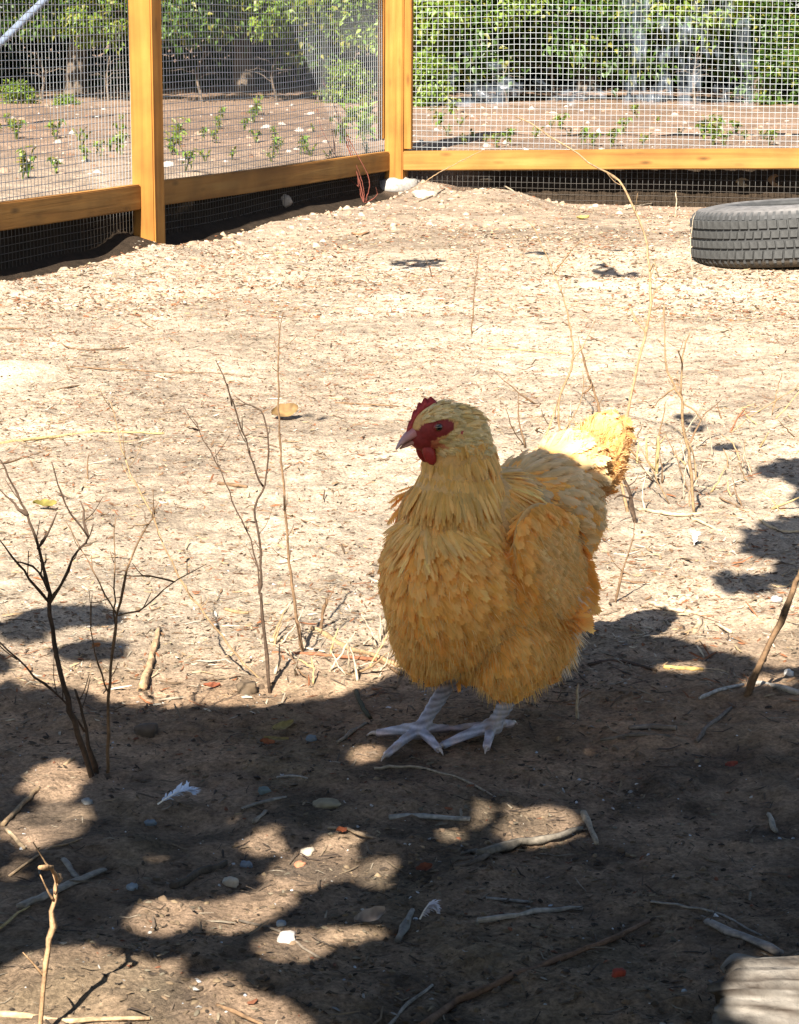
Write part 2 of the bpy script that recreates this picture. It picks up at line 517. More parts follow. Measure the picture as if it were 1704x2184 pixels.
def sloped(name, x0, z0, x1, z1, y0, th, hh, mat, parent, seed):
    L = math.hypot(x1 - x0, z1 - z0)
    o = link(name, boxmesh(name, (0, -th / 2, -hh / 2), (L, th / 2, hh / 2), mat, 0.004, seed), parent, (x0, y0, z0))
    o.rotation_euler = (0, -math.atan2(z1 - z0, x1 - x0), 0)
    return o
h = 0.0445
sloped('bottom_rail', 0.046, 0.170 - h, LEN - 0.046, 0.131 - h, 0.030, 0.038, 0.089, M_WOODX, fence_left, 5)
sloped('bottom_rail', -2.39, 0.210 - h, -0.046, 0.171 - h, 0.030, 0.038, 0.089, M_WOODX, fence_left, 6)
sloped('top_rail', -2.39, 2.00, LEN + 0.04, 1.98, 0.0, 0.038, 0.089, M_WOODX, fence_left, 7)
# thin battens that clamp the mesh against the posts
for x, sd in ((LEN, 9),):
    link('batten', boxmesh('batten', (-0.03, 0, 0.19), (0.03, 0.030, 2.0), M_WOODZ, 0.002, sd), fence_left, (x - 0.01, 0.048, 0))
# right run: local x right along the run, local y away (outside)
sloped('bottom_rail', 0.046, 0.136 - h, 2.44, 0.190 - h, -0.02, 0.038, 0.089, M_WOODX, fence_right, 10)
sloped('top_rail', 0.046, 1.98, 2.44, 1.99, 0.0, 0.038, 0.089, M_WOODX, fence_right, 11)
post(fence_right, 2.49, 0, -0.2, 2.05, seed=12)
sloped('bottom_rail', 2.54, 0.192 - h, 4.9, 0.23 - h, -0.02, 0.038, 0.089, M_WOODX, fence_right, 13)
link('batten', boxmesh('batten', (0, -0.028, 0.145), (0.034, 0.004, 2.0), M_WOODZ, 0.002, 14), fence_right, (0.047, 0.0, 0))

def wire_panel(parent, x0, x1, z0, z1, y0, seed, pitch=0.0254, r=0.00125, bulge=0.012):
    """welded mesh: uprights and line wires as real square-ish rods, gently buckled"""
    def warp(x, z):
        y = y0 + bulge * (np.sin(x * 2.4 + seed) * np.sin(z * 2.0 + 1.2) + 1.2 * fbm(x * 1.3, z * 1.3, seed + 3, 2))
        return (x + 0.011 * fbm(x * 2.1, z * 2.1 + 9, seed, 2), y, z + 0.016 * fbm(x * 1.6 + 5, z * 1.6, seed + 8, 2))
    Vs = []; Fs = []; b = 0
    off = np.array([(-1, 0), (0, -1), (1, 0), (0, 1)], float) * r * 1.15
    def rod(A, horiz):
        nonlocal b
        n = len(A)
        o3 = np.zeros((4, 3))
        if horiz: o3[:, 2] = off[:, 0]; o3[:, 1] = off[:, 1]
        else: o3[:, 0] = off[:, 0]; o3[:, 1] = off[:, 1]
        Vs.append((A[:, None] + o3[None]).reshape(-1, 3))
        i = np.arange(n - 1)[:, None] * 4; j = np.arange(4)[None]; k = (j + 1) % 4
        Fs.append(np.stack([i + j, i + k, i + 4 + k, i + 4 + j], -1).reshape(-1, 4) + b)
        b += 4 * n
    for x in np.arange(x0, x1, pitch):
        z = np.linspace(z0, z1, 14); xx = np.full_like(z, x)
        X, Y, Z = warp(xx, z); rod(np.stack([X, Y, Z], 1), False)
    for z in np.arange(z0, z1, pitch):
        x = np.linspace(x0, x1, max(8, int((x1 - x0) / 0.12))); zz = np.full_like(x, z)
        X, Y, Z = warp(x, zz); rod(np.stack([X, Y + 2.1 * r, Z], 1), True)
    V = np.concatenate(Vs)
    c = np.tile(np.array([[0.62, 0.65, 0.66]]), (len(V), 1))
    low = sstep(0.16, 0.10, V[:, 2])[:, None]             # low wire coloured dark for the shade under the rails
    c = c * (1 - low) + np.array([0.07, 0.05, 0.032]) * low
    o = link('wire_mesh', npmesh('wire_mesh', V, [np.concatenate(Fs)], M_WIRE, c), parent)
    o['kind'] = 'stuff'
    return o
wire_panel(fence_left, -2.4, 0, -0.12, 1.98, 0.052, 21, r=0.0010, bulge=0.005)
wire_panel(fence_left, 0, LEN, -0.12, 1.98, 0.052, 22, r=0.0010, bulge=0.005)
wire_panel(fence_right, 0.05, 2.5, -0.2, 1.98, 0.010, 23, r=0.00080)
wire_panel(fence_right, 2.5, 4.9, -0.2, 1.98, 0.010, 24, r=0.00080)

# ------------------------------------------------------------------ tyre
def build_tyre():
    R, Wd, Ri = 0.315, 0.195, 0.175
    c = at(1692, 500, 7.42)
    g = float(hgt(c[0], c[1] - 0.2))
    root = empty('tyre', (c[0], c[1], g - 0.008), 0.3)
    root.rotation_euler = (math.radians(-3.2), math.radians(-2.5), 0.3)
    tag(root, 'old grey car tyre lying flat on the dirt by the right rail', 'tyre')
    prof = [(Ri, 0.018), (Ri + 0.012, 0.006), (Ri + 0.035, 0.0), (Ri + 0.07, 0.004), (R - 0.025, 0.012), (R - 0.010, 0.026), (R - 0.006, 0.04),
            (R - 0.005, Wd / 2), (R - 0.006, Wd - 0.04), (R - 0.010, Wd - 0.026), (R - 0.025, Wd - 0.012), (Ri + 0.07, Wd - 0.004), (Ri + 0.035, Wd), (Ri + 0.012, Wd - 0.006), (Ri, Wd - 0.018),
            (Ri + 0.008, Wd - 0.022), (Ri + 0.06, Wd - 0.014), (R - 0.03, Wd - 0.05), (R - 0.02, Wd / 2), (R - 0.03, 0.05), (Ri + 0.06, 0.014), (Ri + 0.008, 0.022)]
    n = 96; k = len(prof)
    V = []; C = []
    for i in range(n):
        a = 2 * math.pi * i / n
        for (r, z) in prof:
            V.append((r * math.cos(a), r * math.sin(a), z))
            dust = 0.5 + 0.5 * math.sin(a * 3 + z * 40)
            base = np.array([0.085, 0.085, 0.083])
            if z > Wd - 0.02 and r > Ri + 0.02: base = np.array([0.30, 0.28, 0.265])
            if z < 0.03: base = np.array([0.13, 0.10, 0.07])
            C.append(base * (0.85 + 0.3 * dust))
    F = [(i * k + j, ((i + 1) % n) * k + j, ((i + 1) % n) * k + (j + 1) % k, i * k + (j + 1) % k) for i in range(n) for j in range(k)]
    mb = MB(); mb.add(V, F, np.array(C))
    link('carcass', mb.mesh('carcass', M_RUBBER), root)
    # tread blocks: four rows, one shared mesh per row kind
    def block(w, hgt_, skew, d=0.007):
        w2, h2 = w / 2, hgt_ / 2
        pts = []
        for (dd, kx) in ((0.0, 1.0), (d, 0.9)):
            for (sx, sz) in ((-1, -1), (0.1, -1.0), (1, -1), (1, 1), (-0.1, 1.0), (-1, 1)):
                pts.append((dd, sx * w2 * kx + skew * sz * 0.3 * w2, sz * h2 * kx))
        F = [(0, 1, 2, 3, 4, 5)[::-1], (6, 7, 8, 9, 10, 11)] + [(i, (i + 1) % 6, 6 + (i + 1) % 6, 6 + i) for i in range(6)]
        m = MB(); m.add(pts, F, (0.105, 0.105, 0.10)); return m.mesh('tread_block', M_RUBBER, False)
    rows = [(0.052, 0.026, 64, 0.3), (0.083, 0.022, 72, -0.35), (0.113, 0.022, 72, 0.35), (0.144, 0.026, 64, -0.3)]
    for ri, (z, hh, cnt, sk) in enumerate(rows):
        per = 2 * math.pi * R / cnt
        me = block(per * 0.86, hh, sk)
        for i in range(cnt):
            a = 2 * math.pi * (i + 0.5 * (ri % 2)) / cnt
            o = link('tread_block', me, root, ((R - 0.0055) * math.cos(a), (R - 0.0055) * math.sin(a), z))
            o.rotation_euler = (0, 0, a)
    for zz, sg in ((0.030, -1), (Wd - 0.030, 1)):               # shoulder ribs
        m = MB()
        for i in range(80):
            a = 2 * math.pi * i / 80; d = 0.028
            V = []
            for (rr, z2) in ((R - 0.004, zz - sg * 0.006), (R - 0.007, zz + sg * 0.004), (R - 0.022, zz + sg * 0.016)):
                for s in (-1, 1):
                    V.append((rr * math.cos(a + s * d * 0.5), rr * math.sin(a + s * d * 0.5), z2))
            base = len(V)
            for (rr, z2) in ((R - 0.012, zz - sg * 0.006), (R - 0.018, zz - sg * 0.0), (R - 0.03, zz + sg * 0.010)):
                for s in (-1, 1):
                    V.append((rr * math.cos(a + s * d * 0.5), rr * math.sin(a + s * d * 0.5), z2))
            F = [(0, 1, 3, 2), (2, 3, 5, 4), (0, 2, 8, 6), (2, 4, 10, 8), (1, 7, 9, 3), (3, 9, 11, 5), (0, 6, 7, 1), (4, 5, 11, 10)]
            m.add(V, F, (0.12, 0.12, 0.118))
        o = link('shoulder_lugs', m.mesh('shoulder_lugs', M_RUBBER, False), root)
        o['kind'] = 'stuff'
build_tyre()

# ------------------------------------------------------------------ leaves
def leaves(P, D, Nn, L, W, cols, fold=0.25, curl=0.15):
    """leaf blades as folded six-vertex meshes. P root, D tip direction, Nn normal; arrays"""
    n = len(P)
    D = D / (np.linalg.norm(D, axis=1)[:, None] + 1e-9)
    S = np.cross(D, Nn); S /= np.linalg.norm(S, axis=1)[:, None] + 1e-9
    U = np.cross(S, D)
    L = np.broadcast_to(L, n)[:, None]; W = np.broadcast_to(W, n)[:, None]
    a = P
    m = P + D * L * 0.5 - U * L * curl * 0.3
    t = P + D * L - U * L * curl
    l1 = P + D * L * 0.36 + S * W * 0.5 + U * W * fold
    r1 = P + D * L * 0.36 - S * W * 0.5 + U * W * fold
    V = np.stack([a, l1, m, r1, t], 1).reshape(-1, 3)
    b = np.arange(n)[:, None] * 5
    F = np.concatenate([b + np.array([[0, 1, 2]]), b + np.array([[1, 4, 2]]), b + np.array([[0, 2, 3]]), b + np.array([[2, 4, 3]])])
    return V, F, np.repeat(cols, 5, 0)

def rdir(n, rg):
    v = rg.normal(0, 1, (n, 3)); return v / np.linalg.norm(v, axis=1)[:, None]

def leafcol(n, rg, lo, hi, yel=0.1):
    t = rg.random((n, 1))
    c = np.array(lo) * (1 - t) + np.array(hi) * t
    y = rg.random(n) < yel
    c[y] = np.array([0.26, 0.25, 0.04]) * rg.uniform(0.7, 1.1, (y.sum(), 1))
    return c

def crown_mesh(name, seed, nclump, perclump, size, leafL, lo, hi, droop=0.3, yel=0.08, hollow=0.35):
    """leaf clumps spread through an uneven ellipsoid volume round the origin"""
    rg = np.random.default_rng(seed)
    d = rdir(nclump, rg)
    r = hollow + (1 - hollow) * rg.random(nclump) ** 0.6
    lump = 0.75 + 0.5 * (vnoise(d[:, 0] * 2.3 + seed, d[:, 1] * 2.3 + d[:, 2] * 1.7, seed) + 0.5)
    cc = d * (r * lump)[:, None] * np.array(size)
    n = nclump * perclump
    spread = np.array([0.16, 0.16, 0.11]) * np.mean(size)
    P = np.repeat(cc, perclump, 0) + rg.normal(0, 1, (n, 3)) * spread
    out = np.repeat(d, perclump, 0)
    D = out * 0.5 + rdir(n, rg) * 0.8 + np.array([0, 0, -droop])
    Nn = rdir(n, rg) * 0.6 + np.array([0, 0, 1.0]) + out * 0.4
    cl = np.repeat(0.75 + 0.5 * rg.random(nclump), perclump)[:, None]
    V, F, C = leaves(P, D, Nn, leafL * rg.uniform(0.6, 1.25, n), leafL * 0.55 * rg.uniform(0.7, 1.2, n), leafcol(n, rg, lo, hi, yel) * cl)
    return npmesh(name, V, [F], M_LEAF, C)

def trunk_mesh(name, h, r, limbs, spread, seed, z0=0.0):
    rg = np.random.default_rng(seed); mb = MB()
    top = np.array([rg.normal(0, 0.06) * h, rg.normal(0, 0.06) * h, h])
    mid = np.array([rg.normal(0, 0.04) * h, rg.normal(0, 0.04) * h, h * 0.5])
    V, F = tube([(0, 0, z0 - 0.1), (0, 0, z0 + 0.05), mid, top], r * 1.25, r * 0.35, 12, 8, 0.0, 0, seed); mb.add(V, F, (0.10, 0.075, 0.055))
    for k in range(limbs):
        t = rg.uniform(0.3, 0.95); b = mid * min(1, 2 * t) if t < 0.5 else mid + (top - mid) * (2 * t - 1)
        a = rg.uniform(0, 6.28); e = np.array([math.cos(a) * spread, math.sin(a) * spread, rg.uniform(0.1, 0.6) * spread]) * rg.uniform(0.6, 1.0)
        V, F = tube([b, b + e * 0.5 + np.array([0, 0, 0.1 * spread]), b + e], r * 0.4, r * 0.1, 7, 5, 0.01, 0, seed + k); mb.add(V, F, (0.10, 0.075, 0.055))
    return mb.mesh(name, M_BARK)

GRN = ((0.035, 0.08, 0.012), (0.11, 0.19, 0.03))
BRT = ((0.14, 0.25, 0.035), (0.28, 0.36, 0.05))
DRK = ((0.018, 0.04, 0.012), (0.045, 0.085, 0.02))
crownA = crown_mesh('crown', 101, 330, 26, (1.9, 1.7, 1.35), 0.13, *GRN)
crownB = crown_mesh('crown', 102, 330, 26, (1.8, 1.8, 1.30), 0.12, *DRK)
trunkA = trunk_mesh('trunk', 2.4, 0.09, 9, 1.3, 103)
shrubA = crown_mesh('foliage', 104, 120, 24, (0.70, 0.55, 0.52), 0.085, *GRN, yel=0.16)
shrubB = crown_mesh('foliage', 105, 110, 22, (0.55, 0.50, 0.48), 0.095, *BRT, yel=0.2)
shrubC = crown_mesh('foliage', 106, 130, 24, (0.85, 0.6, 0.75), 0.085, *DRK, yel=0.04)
stemA = trunk_mesh('stems', 0.8, 0.02, 7, 0.4, 107)

def tree(px, Y, crown, sc, rz, label, lift=2.05, group='trees beyond the run'):
    X = (px - CXP) / FPX * (Y * CT + 0.17)
    r = empty('broadleaf_tree', (X, Y, float(hgt(X, Y)) if Y < 23 else 0.1), rz)
    tag(r, label, 'tree', group)
    link('trunk', trunkA, r).scale = (sc, sc, sc)
    c = link('crown', crown, r, (0, 0, lift * sc)); c.scale = (sc, sc, sc)
    return r
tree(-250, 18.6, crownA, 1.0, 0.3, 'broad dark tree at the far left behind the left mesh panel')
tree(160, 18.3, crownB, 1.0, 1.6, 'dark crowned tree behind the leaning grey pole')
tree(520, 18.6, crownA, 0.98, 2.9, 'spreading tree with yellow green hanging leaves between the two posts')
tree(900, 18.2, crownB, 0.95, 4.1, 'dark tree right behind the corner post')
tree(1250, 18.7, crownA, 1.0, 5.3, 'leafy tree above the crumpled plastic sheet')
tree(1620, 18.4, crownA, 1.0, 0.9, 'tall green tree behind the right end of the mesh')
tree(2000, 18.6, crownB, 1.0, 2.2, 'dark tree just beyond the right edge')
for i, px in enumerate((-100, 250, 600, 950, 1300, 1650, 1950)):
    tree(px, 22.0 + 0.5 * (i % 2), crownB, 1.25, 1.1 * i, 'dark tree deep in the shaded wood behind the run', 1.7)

def shrub(px, py, Y, me, sc, rz, label, name='leafy_shrub', cat='shrub', group=None):
    X = (px - CXP) / FPX * (Y * CT + 0.17)
    z = float(hgt(X, Y))
    r = empty(name, (X, Y, z), rz)
    tag(r, label, cat, group)
    s = link('stems', stemA, r); s.scale = (sc, sc, sc * 0.8)
    c = at(px, py, Y)[2] - z
    f = link('foliage', me, r, (0, 0, c)); f.scale = (sc, sc, sc)
    return r
# dark undergrowth closing the view under the trees
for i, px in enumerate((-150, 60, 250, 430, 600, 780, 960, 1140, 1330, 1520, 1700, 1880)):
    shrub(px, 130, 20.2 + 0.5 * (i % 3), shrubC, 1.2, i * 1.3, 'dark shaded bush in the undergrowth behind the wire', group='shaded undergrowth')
# sunlit shrubs at the wood's edge
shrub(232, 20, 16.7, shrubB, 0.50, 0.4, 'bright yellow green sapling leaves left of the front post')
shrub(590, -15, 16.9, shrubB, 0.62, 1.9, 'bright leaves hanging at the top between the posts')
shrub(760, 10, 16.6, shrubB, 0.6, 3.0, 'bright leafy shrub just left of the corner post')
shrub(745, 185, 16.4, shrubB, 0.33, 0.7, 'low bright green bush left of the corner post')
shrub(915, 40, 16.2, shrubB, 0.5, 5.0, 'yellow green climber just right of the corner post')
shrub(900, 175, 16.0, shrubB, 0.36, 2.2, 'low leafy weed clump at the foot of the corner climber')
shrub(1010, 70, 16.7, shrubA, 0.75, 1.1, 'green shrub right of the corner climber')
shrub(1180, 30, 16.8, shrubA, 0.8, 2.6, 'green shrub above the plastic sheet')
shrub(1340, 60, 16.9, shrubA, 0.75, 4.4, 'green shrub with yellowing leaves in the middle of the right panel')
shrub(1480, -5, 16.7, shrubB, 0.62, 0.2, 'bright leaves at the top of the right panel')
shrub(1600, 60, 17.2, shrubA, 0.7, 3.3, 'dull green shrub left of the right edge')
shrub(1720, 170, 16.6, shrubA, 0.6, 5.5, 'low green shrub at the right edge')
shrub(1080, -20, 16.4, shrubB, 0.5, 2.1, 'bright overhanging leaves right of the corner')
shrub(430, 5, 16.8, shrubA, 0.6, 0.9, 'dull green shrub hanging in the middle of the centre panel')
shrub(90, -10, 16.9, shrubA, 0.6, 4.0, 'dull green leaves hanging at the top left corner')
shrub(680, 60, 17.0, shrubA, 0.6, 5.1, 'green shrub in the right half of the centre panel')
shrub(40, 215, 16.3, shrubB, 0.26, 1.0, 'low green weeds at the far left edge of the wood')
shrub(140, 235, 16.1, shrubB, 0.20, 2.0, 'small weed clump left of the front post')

# ------------------------------------------------------------------ small weeds in the dirt outside
def weed_mesh(seed, n, h):
    rg = np.random.default_rng(seed); mb = MB()
    for k in range(3):
        a = rg.uniform(0, 6.28); e = np.array([math.cos(a), math.sin(a), 0]) * h * rg.uniform(0.1, 0.5) + np.array([0, 0, h * rg.uniform(0.6, 1.0)])
        V, F = tube([(0, 0, -0.01), e * 0.5 + np.array([0, 0, 0.01]), e], 0.0025, 0.001, 5, 4, 0, 0, seed + k); mb.add(V, F, (0.16, 0.17, 0.05))
        m = n // 3
        t = rg.uniform(0.25, 1.0, m)[:, None]
        P = e * t
        D = rdir(m, rg) + np.array([0, 0, 0.3])
        V, F, C = leaves(P, D, rdir(m, rg) * 0.5 + np.array([0, 0, 1.0]), h * rg.uniform(0.25, 0.5, m), h * 0.2, leafcol(m, rg, *BRT, yel=0.3))
        mb.add(V, [tuple(f) for f in F], C)
    return mb.mesh('weed', M_LEAF, False)
weeds = [weed_mesh(201 + i, 15 + 6 * i, 0.07 + 0.03 * i) for i in range(4)]
rw = np.random.default_rng(55)
wpos = [(60, 380, 2), (45, 345, 0), (185, 345, 1), (175, 310, 0), (120, 370, 1), (375, 300, 2), (430, 300, 1), (545, 305, 1), (365, 330, 2), (395, 365, 1), (470, 275, 1), (545, 245, 2), (640, 330, 1),
        (580, 345, 0), (755, 275, 3), (775, 300, 3), (735, 305, 2), (790, 260, 3), (940, 270, 2), (960, 245, 2), (1060, 315, 1), (1080, 310, 1), (1265, 312, 1), (1370, 310, 0),
        (1525, 275, 1), (1520, 310, 1), (1640, 310, 1), (1590, 300, 0), (30, 280, 1), (260, 330, 1), (330, 275, 0), (700, 340, 0), (1010, 300, 0), (1450, 290, 0)] + [(int(rw.uniform(-20, 800)), int(rw.uniform(252, 345)), int(rw.integers(0, 2))) for _ in range(26)] + [(int(rw.uniform(890, 1720)), int(rw.uniform(252, 316)), int(rw.integers(0, 2))) for _ in range(20)]
for i, (px, py, k) in enumerate(wpos):
    p = hit(px, py)
    o = link('weed_seedling', weeds[k], None, tuple(p)); o.rotation_euler = (0, 0, rw.uniform(0, 6)); s = rw.uniform(0.7, 1.15); o.scale = (s, s, s)
    big = {14: 'largest yellow green weed just left of the corner post', 15: 'weed hugging the left rail beside the corner post', 0: 'leafy weed patch in the dirt at the far left',
           5: 'green weed just right of the front post', 8: 'weed at the foot of the front post, right side'}
    tag(o, big.get(i, 'small green weed seedling in the dirt outside the wire'), 'weed', 'weed seedlings outside the fence')

# ------------------------------------------------------------------ shade tree overhead, out of the frame: throws the dappled shade
BX = [-900, 0, 120, 250, 300, 400, 560, 640, 720, 830, 880, 960, 1130, 1235, 1300, 1345, 1420, 1500, 1600, 1704, 2600]
BY = [1440, 1450, 1445, 1475, 1482, 1492, 1500, 1488, 1468, 1440, 1410, 1345, 1325, 1325, 1338, 1356, 1357, 1372, 1402, 1425, 1440]
LITE = [(1020, 1725, 30, 18), (1145, 1752, 88, 44), (960, 1770, 36, 15), (780, 1605, 34, 17), (790, 1848, 46, 34),
        (635, 2020, 70, 46), (355, 1960, 88, 42), (555, 1915, 62, 42), (500, 1955, 48, 48), (560, 1790, 44, 22), (300, 1828, 34, 14), (1460, 1425, 62, 17), (1640, 1455, 60, 22), (20, 1845, 30, 25),
        (110, 1650, 58, 55), (120, 1745, 66, 55), (60, 1760, 60, 50), (760, 1990, 40, 20)]
LITP = [[(582, 1835), (645, 1805), (728, 1768), (752, 1792), (722, 1846), (682, 1880), (618, 1890), (585, 1862)],
        [(-200, 2190), (0, 2105), (95, 2055), (200, 2044), (330, 2072), (430, 2090), (560, 2130), (680, 2200), (500, 2330), (-200, 2330)],
        [(1575, 2110), (1600, 2085), (1640, 2090), (1680, 2062), (1760, 2070), (1800, 2190), (1640, 2200), (1580, 2170)]]
DARK = [(380, 2118, 40, 18), (170, 1312, 130, 22), (200, 1385, 110, 24), (40, 1345, 70, 34), (-20, 1410, 60, 30), (1560, 955, 50, 10), (1475, 908, 50, 14), (1665, 1000, 60, 26), (1650, 1150, 85, 48), (1590, 1248, 75, 26),
        (1700, 1215, 60, 40), (1300, 575, 95, 13), (890, 562, 75, 9), (680, 880, 42, 10), (1300, 541, 40, 5), (1160, 545, 40, 5), (1760, 1050, 80, 90), (690, 1175, 40, 7)]
def inpoly(x, y, poly):
    r = np.zeros(x.shape, bool)
    n = len(poly)
    for i in range(n):
        x0, y0 = poly[i]; x1, y1 = poly[(i + 1) % n]
        c = ((y0 > y) != (y1 > y)) & (x < (x1 - x0) * (y - y0) / (y1 - y0 + 1e-9) + x0)
        r ^= c
    return r
def shade_at(G):
    """True where the ground point lies in the tree's shade"""
    px, py = project(G)
    wob = 6 * fbm(px / 40, py / 30, 301, 3)
    wob2 = 7 * fbm(px / 40 + 50, py / 30, 305, 2)
    x = px + wob2; y = py + wob
    brk = np.abs(fbm(px / 34, py / 13, 311, 3)) * 1.6 - 0.35
    sh = (y > np.interp(px, BX, BY) + 1.8 * wob) | (G[..., 1] < 1.0)
    for (cx, cy, rx, ry) in LITE: sh &= ~(((x - cx) / (0.84 * rx)) ** 2 + ((y - cy) / (0.80 * ry)) ** 2 < 1)
    for poly in LITP: sh &= ~inpoly(x, y, poly)
    for (cx, cy, rx, ry) in DARK: sh |= ((x - cx) / rx) ** 2 + ((y - cy) / ry) ** 2 + (1.5 * brk if cy < 1300 else 0) < 1
    return sh
def shade_tree():
    rg = np.random.default_rng(404)
    root = empty('broadleaf_tree', (-2.3, -1.9, float(hgt(-2.3, -1.9))))
    tag(root, 'low leafy shade tree beside the viewer casting dappled shade', 'tree')
    n = 200000
    hgt_ = rg.uniform(0.90, 1.22, n)
    G = np.stack([rg.uniform(-1.5, 1.7, n), rg.uniform(-0.6, 4.4, n), np.zeros(n)], 1)
    far = rg.uniform(4.4, 7.7, n // 10)
    G[:n // 10, 1] = far
    k = 1 / math.tan(SUN_EL)
    P = G + np.stack([-SUN_H[0] * k * hgt_, -SUN_H[1] * k * hgt_, hgt_], 1)
    keep = shade_at(G)
    P = P[keep]; G = G[keep]
    n = len(P)
    D = rdir(n, rg) + np.array([0.1, 0.2, -0.3]); Nn = rdir(n, rg) * 0.5 + np.array([-SUN_H[0], -SUN_H[1], 1.0])
    L = rg.uniform(0.035, 0.062, n)
    V, F, C = leaves(P - D / np.linalg.norm(D, axis=1)[:, None] * L[:, None] * 0.5, D, Nn, L, L * 0.62, leafcol(n, rg, *GRN))
    hz = V[:, 2]
    Q = V + np.stack([SUN_H[0] * k * hz, SUN_H[1] * k * hz, -hz], 1)
    ok = shade_at(Q).reshape(-1, 5).all(1)
    sel = np.where(ok)[0]
    V = V.reshape(-1, 5, 3)[sel].reshape(-1, 3); C = C.reshape(-1, 5, 3)[sel].reshape(-1, 3)
    m = len(sel); b = np.arange(m)[:, None] * 5
    F = np.concatenate([b + np.array([[0, 1, 2]]), b + np.array([[1, 4, 2]]), b + np.array([[0, 2, 3]]), b + np.array([[2, 4, 3]])])
    o = link('crown', npmesh('crown', V - np.array(root.location), [F], M_LEAF, C), root)
    mb = MB()
    base = np.array([0, 0, -0.1])
    V, F = tube([base, (0.02, 0.03, 0.5), (0.0, 0.05, 1.1), (-0.1, 0.02, 1.6), (-0.25, -0.1, 2.2)], 0.10, 0.03, 18, 9, 0.004, 0, 1); mb.add(V, F, (0.11, 0.085, 0.065))
    link('trunk', mb.mesh('trunk', M_BARK), root)
    for (e, sd) in (((1.2, 1.0, 1.16), 2), ((2.4, 1.6, 1.18), 3), ((1.5, 2.9, 1.15), 4), ((0.6, 2.0, 1.14), 5), ((2.9, 3.6, 1.16), 6)):
        m2 = MB()
        V, F = tube([(0.0, 0.05, 1.1), (0.1 + e[0] * 0.3, 0.1 + e[1] * 0.3, 1.22), (e[0] * 0.7, e[1] * 0.7, 1.20), e], 0.010, 0.003, 14, 6, 0.006, 0, sd); m2.add(V, F, (0.11, 0.085, 0.065))
        link('limb', m2.mesh('limb', M_BARK), root)
shade_tree()

# ------------------------------------------------------------------ ground litter (nobody could count it)
PAL_STRAW = np.array([(0.74, 0.62, 0.44), (0.62, 0.47, 0.29), (0.68, 0.60, 0.47), (0.50, 0.33, 0.18), (0.26, 0.15, 0.08), (0.36, 0.14, 0.06), (0.13, 0.085, 0.05), (0.55, 0.40, 0.22)])
W_STRAW = np.array([0.12, 0.09, 0.09, 0.13, 0.20, 0.16, 0.14, 0.07])
W_FINE = np.array([0.05, 0.04, 0.06, 0.15, 0.28, 0.20, 0.17, 0.05])
PAL_SOIL = np.array([(0.20, 0.14, 0.085), (0.14, 0.10, 0.065), (0.07, 0.05, 0.035), (0.34, 0.27, 0.18), (0.32, 0.12, 0.06), (0.50, 0.47, 0.43), (0.24, 0.20, 0.14)])
W_SOIL = np.array([0.28, 0.26, 0.24, 0.08, 0.03, 0.02, 0.09])
def litter(name, label, n, xlim, y0, y1, lmin, lmax, asp, pal, w, seed, dens=None, ypow=1.0):
    rg = np.random.default_rng(seed)
    y = y0 + (y1 - y0) * rg.random(n) ** ypow
    x = rg.uniform(-1, 1, n) * (xlim * y + 0.15)
    dl, dr = fence_d(x, y)
    ok = np.maximum(dl, dr) < -0.03
    if dens is not None: ok &= rg.random(n) < dens(x, y)
    ok &= rg.random(n) > 0.92 * np.clip(bump(x, y, 45, 808, 0.12, 0.16, 1.3) + bump(x, y, 900, 985, 0.12, 0.16, 0.8) + bump(x, y, 1440, 880, 0.07, 0.09, 1.0), 0, 1)
    x, y = x[ok], y[ok]; n = len(x)
    L = lmin + (lmax - lmin) * rg.random(n) ** 2.2
    W = L * rg.uniform(asp * 0.5, asp * 1.4, n)
    T = np.minimum(W * 0.45, 0.0035) * rg.uniform(0.5, 1.2, n)
    yaw = rg.uniform(0, 6.283, n); pitch = rg.normal(0, 0.16, n)
    d = np.stack([np.cos(yaw) * np.cos(pitch), np.sin(yaw) * np.cos(pitch), np.sin(pitch)], 1)
    s = np.stack([-np.sin(yaw), np.cos(yaw), rg.normal(0, 0.25, n)], 1)
    u = np.cross(d, s)
    c = np.stack([x, y, hgt(x, y) + T * 0.35 + np.abs(np.sin(pitch)) * L * 0.35], 1)
    dL = d * (L / 2)[:, None]; sW = s * (W / 2)[:, None]; uT = u * T[:, None]
    bend = u * (L * rg.normal(0, 0.08, n))[:, None]
    V = np.stack([c - dL - sW * 0.6 + bend, c - dL + sW * 0.5 + bend, c - dL * 0.8 + uT * 0.6 + bend,
                  c - sW * 1.0, c + sW * 1.0, c + uT,
                  c + dL - sW * 0.4 + bend, c + dL + sW * 0.6 + bend, c + dL * 0.9 + uT * 0.5 + bend], 1).reshape(-1, 3)
    b = np.arange(n)[:, None] * 9
    Q = np.concatenate([b + np.array([[q]]).reshape(1, -1) for q in ([0, 3, 5, 2], [3, 6, 8, 5], [1, 2, 5, 4], [4, 5, 8, 7])])
    Tt = np.concatenate([b + np.array([q]) for q in ([0, 2, 1], [6, 7, 8])])
    col = pal[rg.choice(len(pal), n, p=w / w.sum())] * rg.uniform(0.75, 1.2, (n, 1))
    o = link(name, npmesh(name, V, [Q, Tt], M_CHIP, np.repeat(col, 9, 0)))
    o['kind'] = 'stuff'
    tag(o, label, 'litter')
    return o
def patchy(x, y): return np.clip(0.55 + 1.3 * fbm(x * 2.2, y * 2.2, 501, 3), 0.10, 1)
litter('chip_specks', 'fine dark and rusty wood specks peppering the pale straw', 125000, 0.24, 2.5, 8.5, 0.0028, 0.0105, 0.34, PAL_STRAW * 0.8, W_FINE, 607, lambda x, y: (0.35 + 0.65 * patchy(x, y)) * (0.25 + 0.75 * straw_mask(x, y)), 0.8)
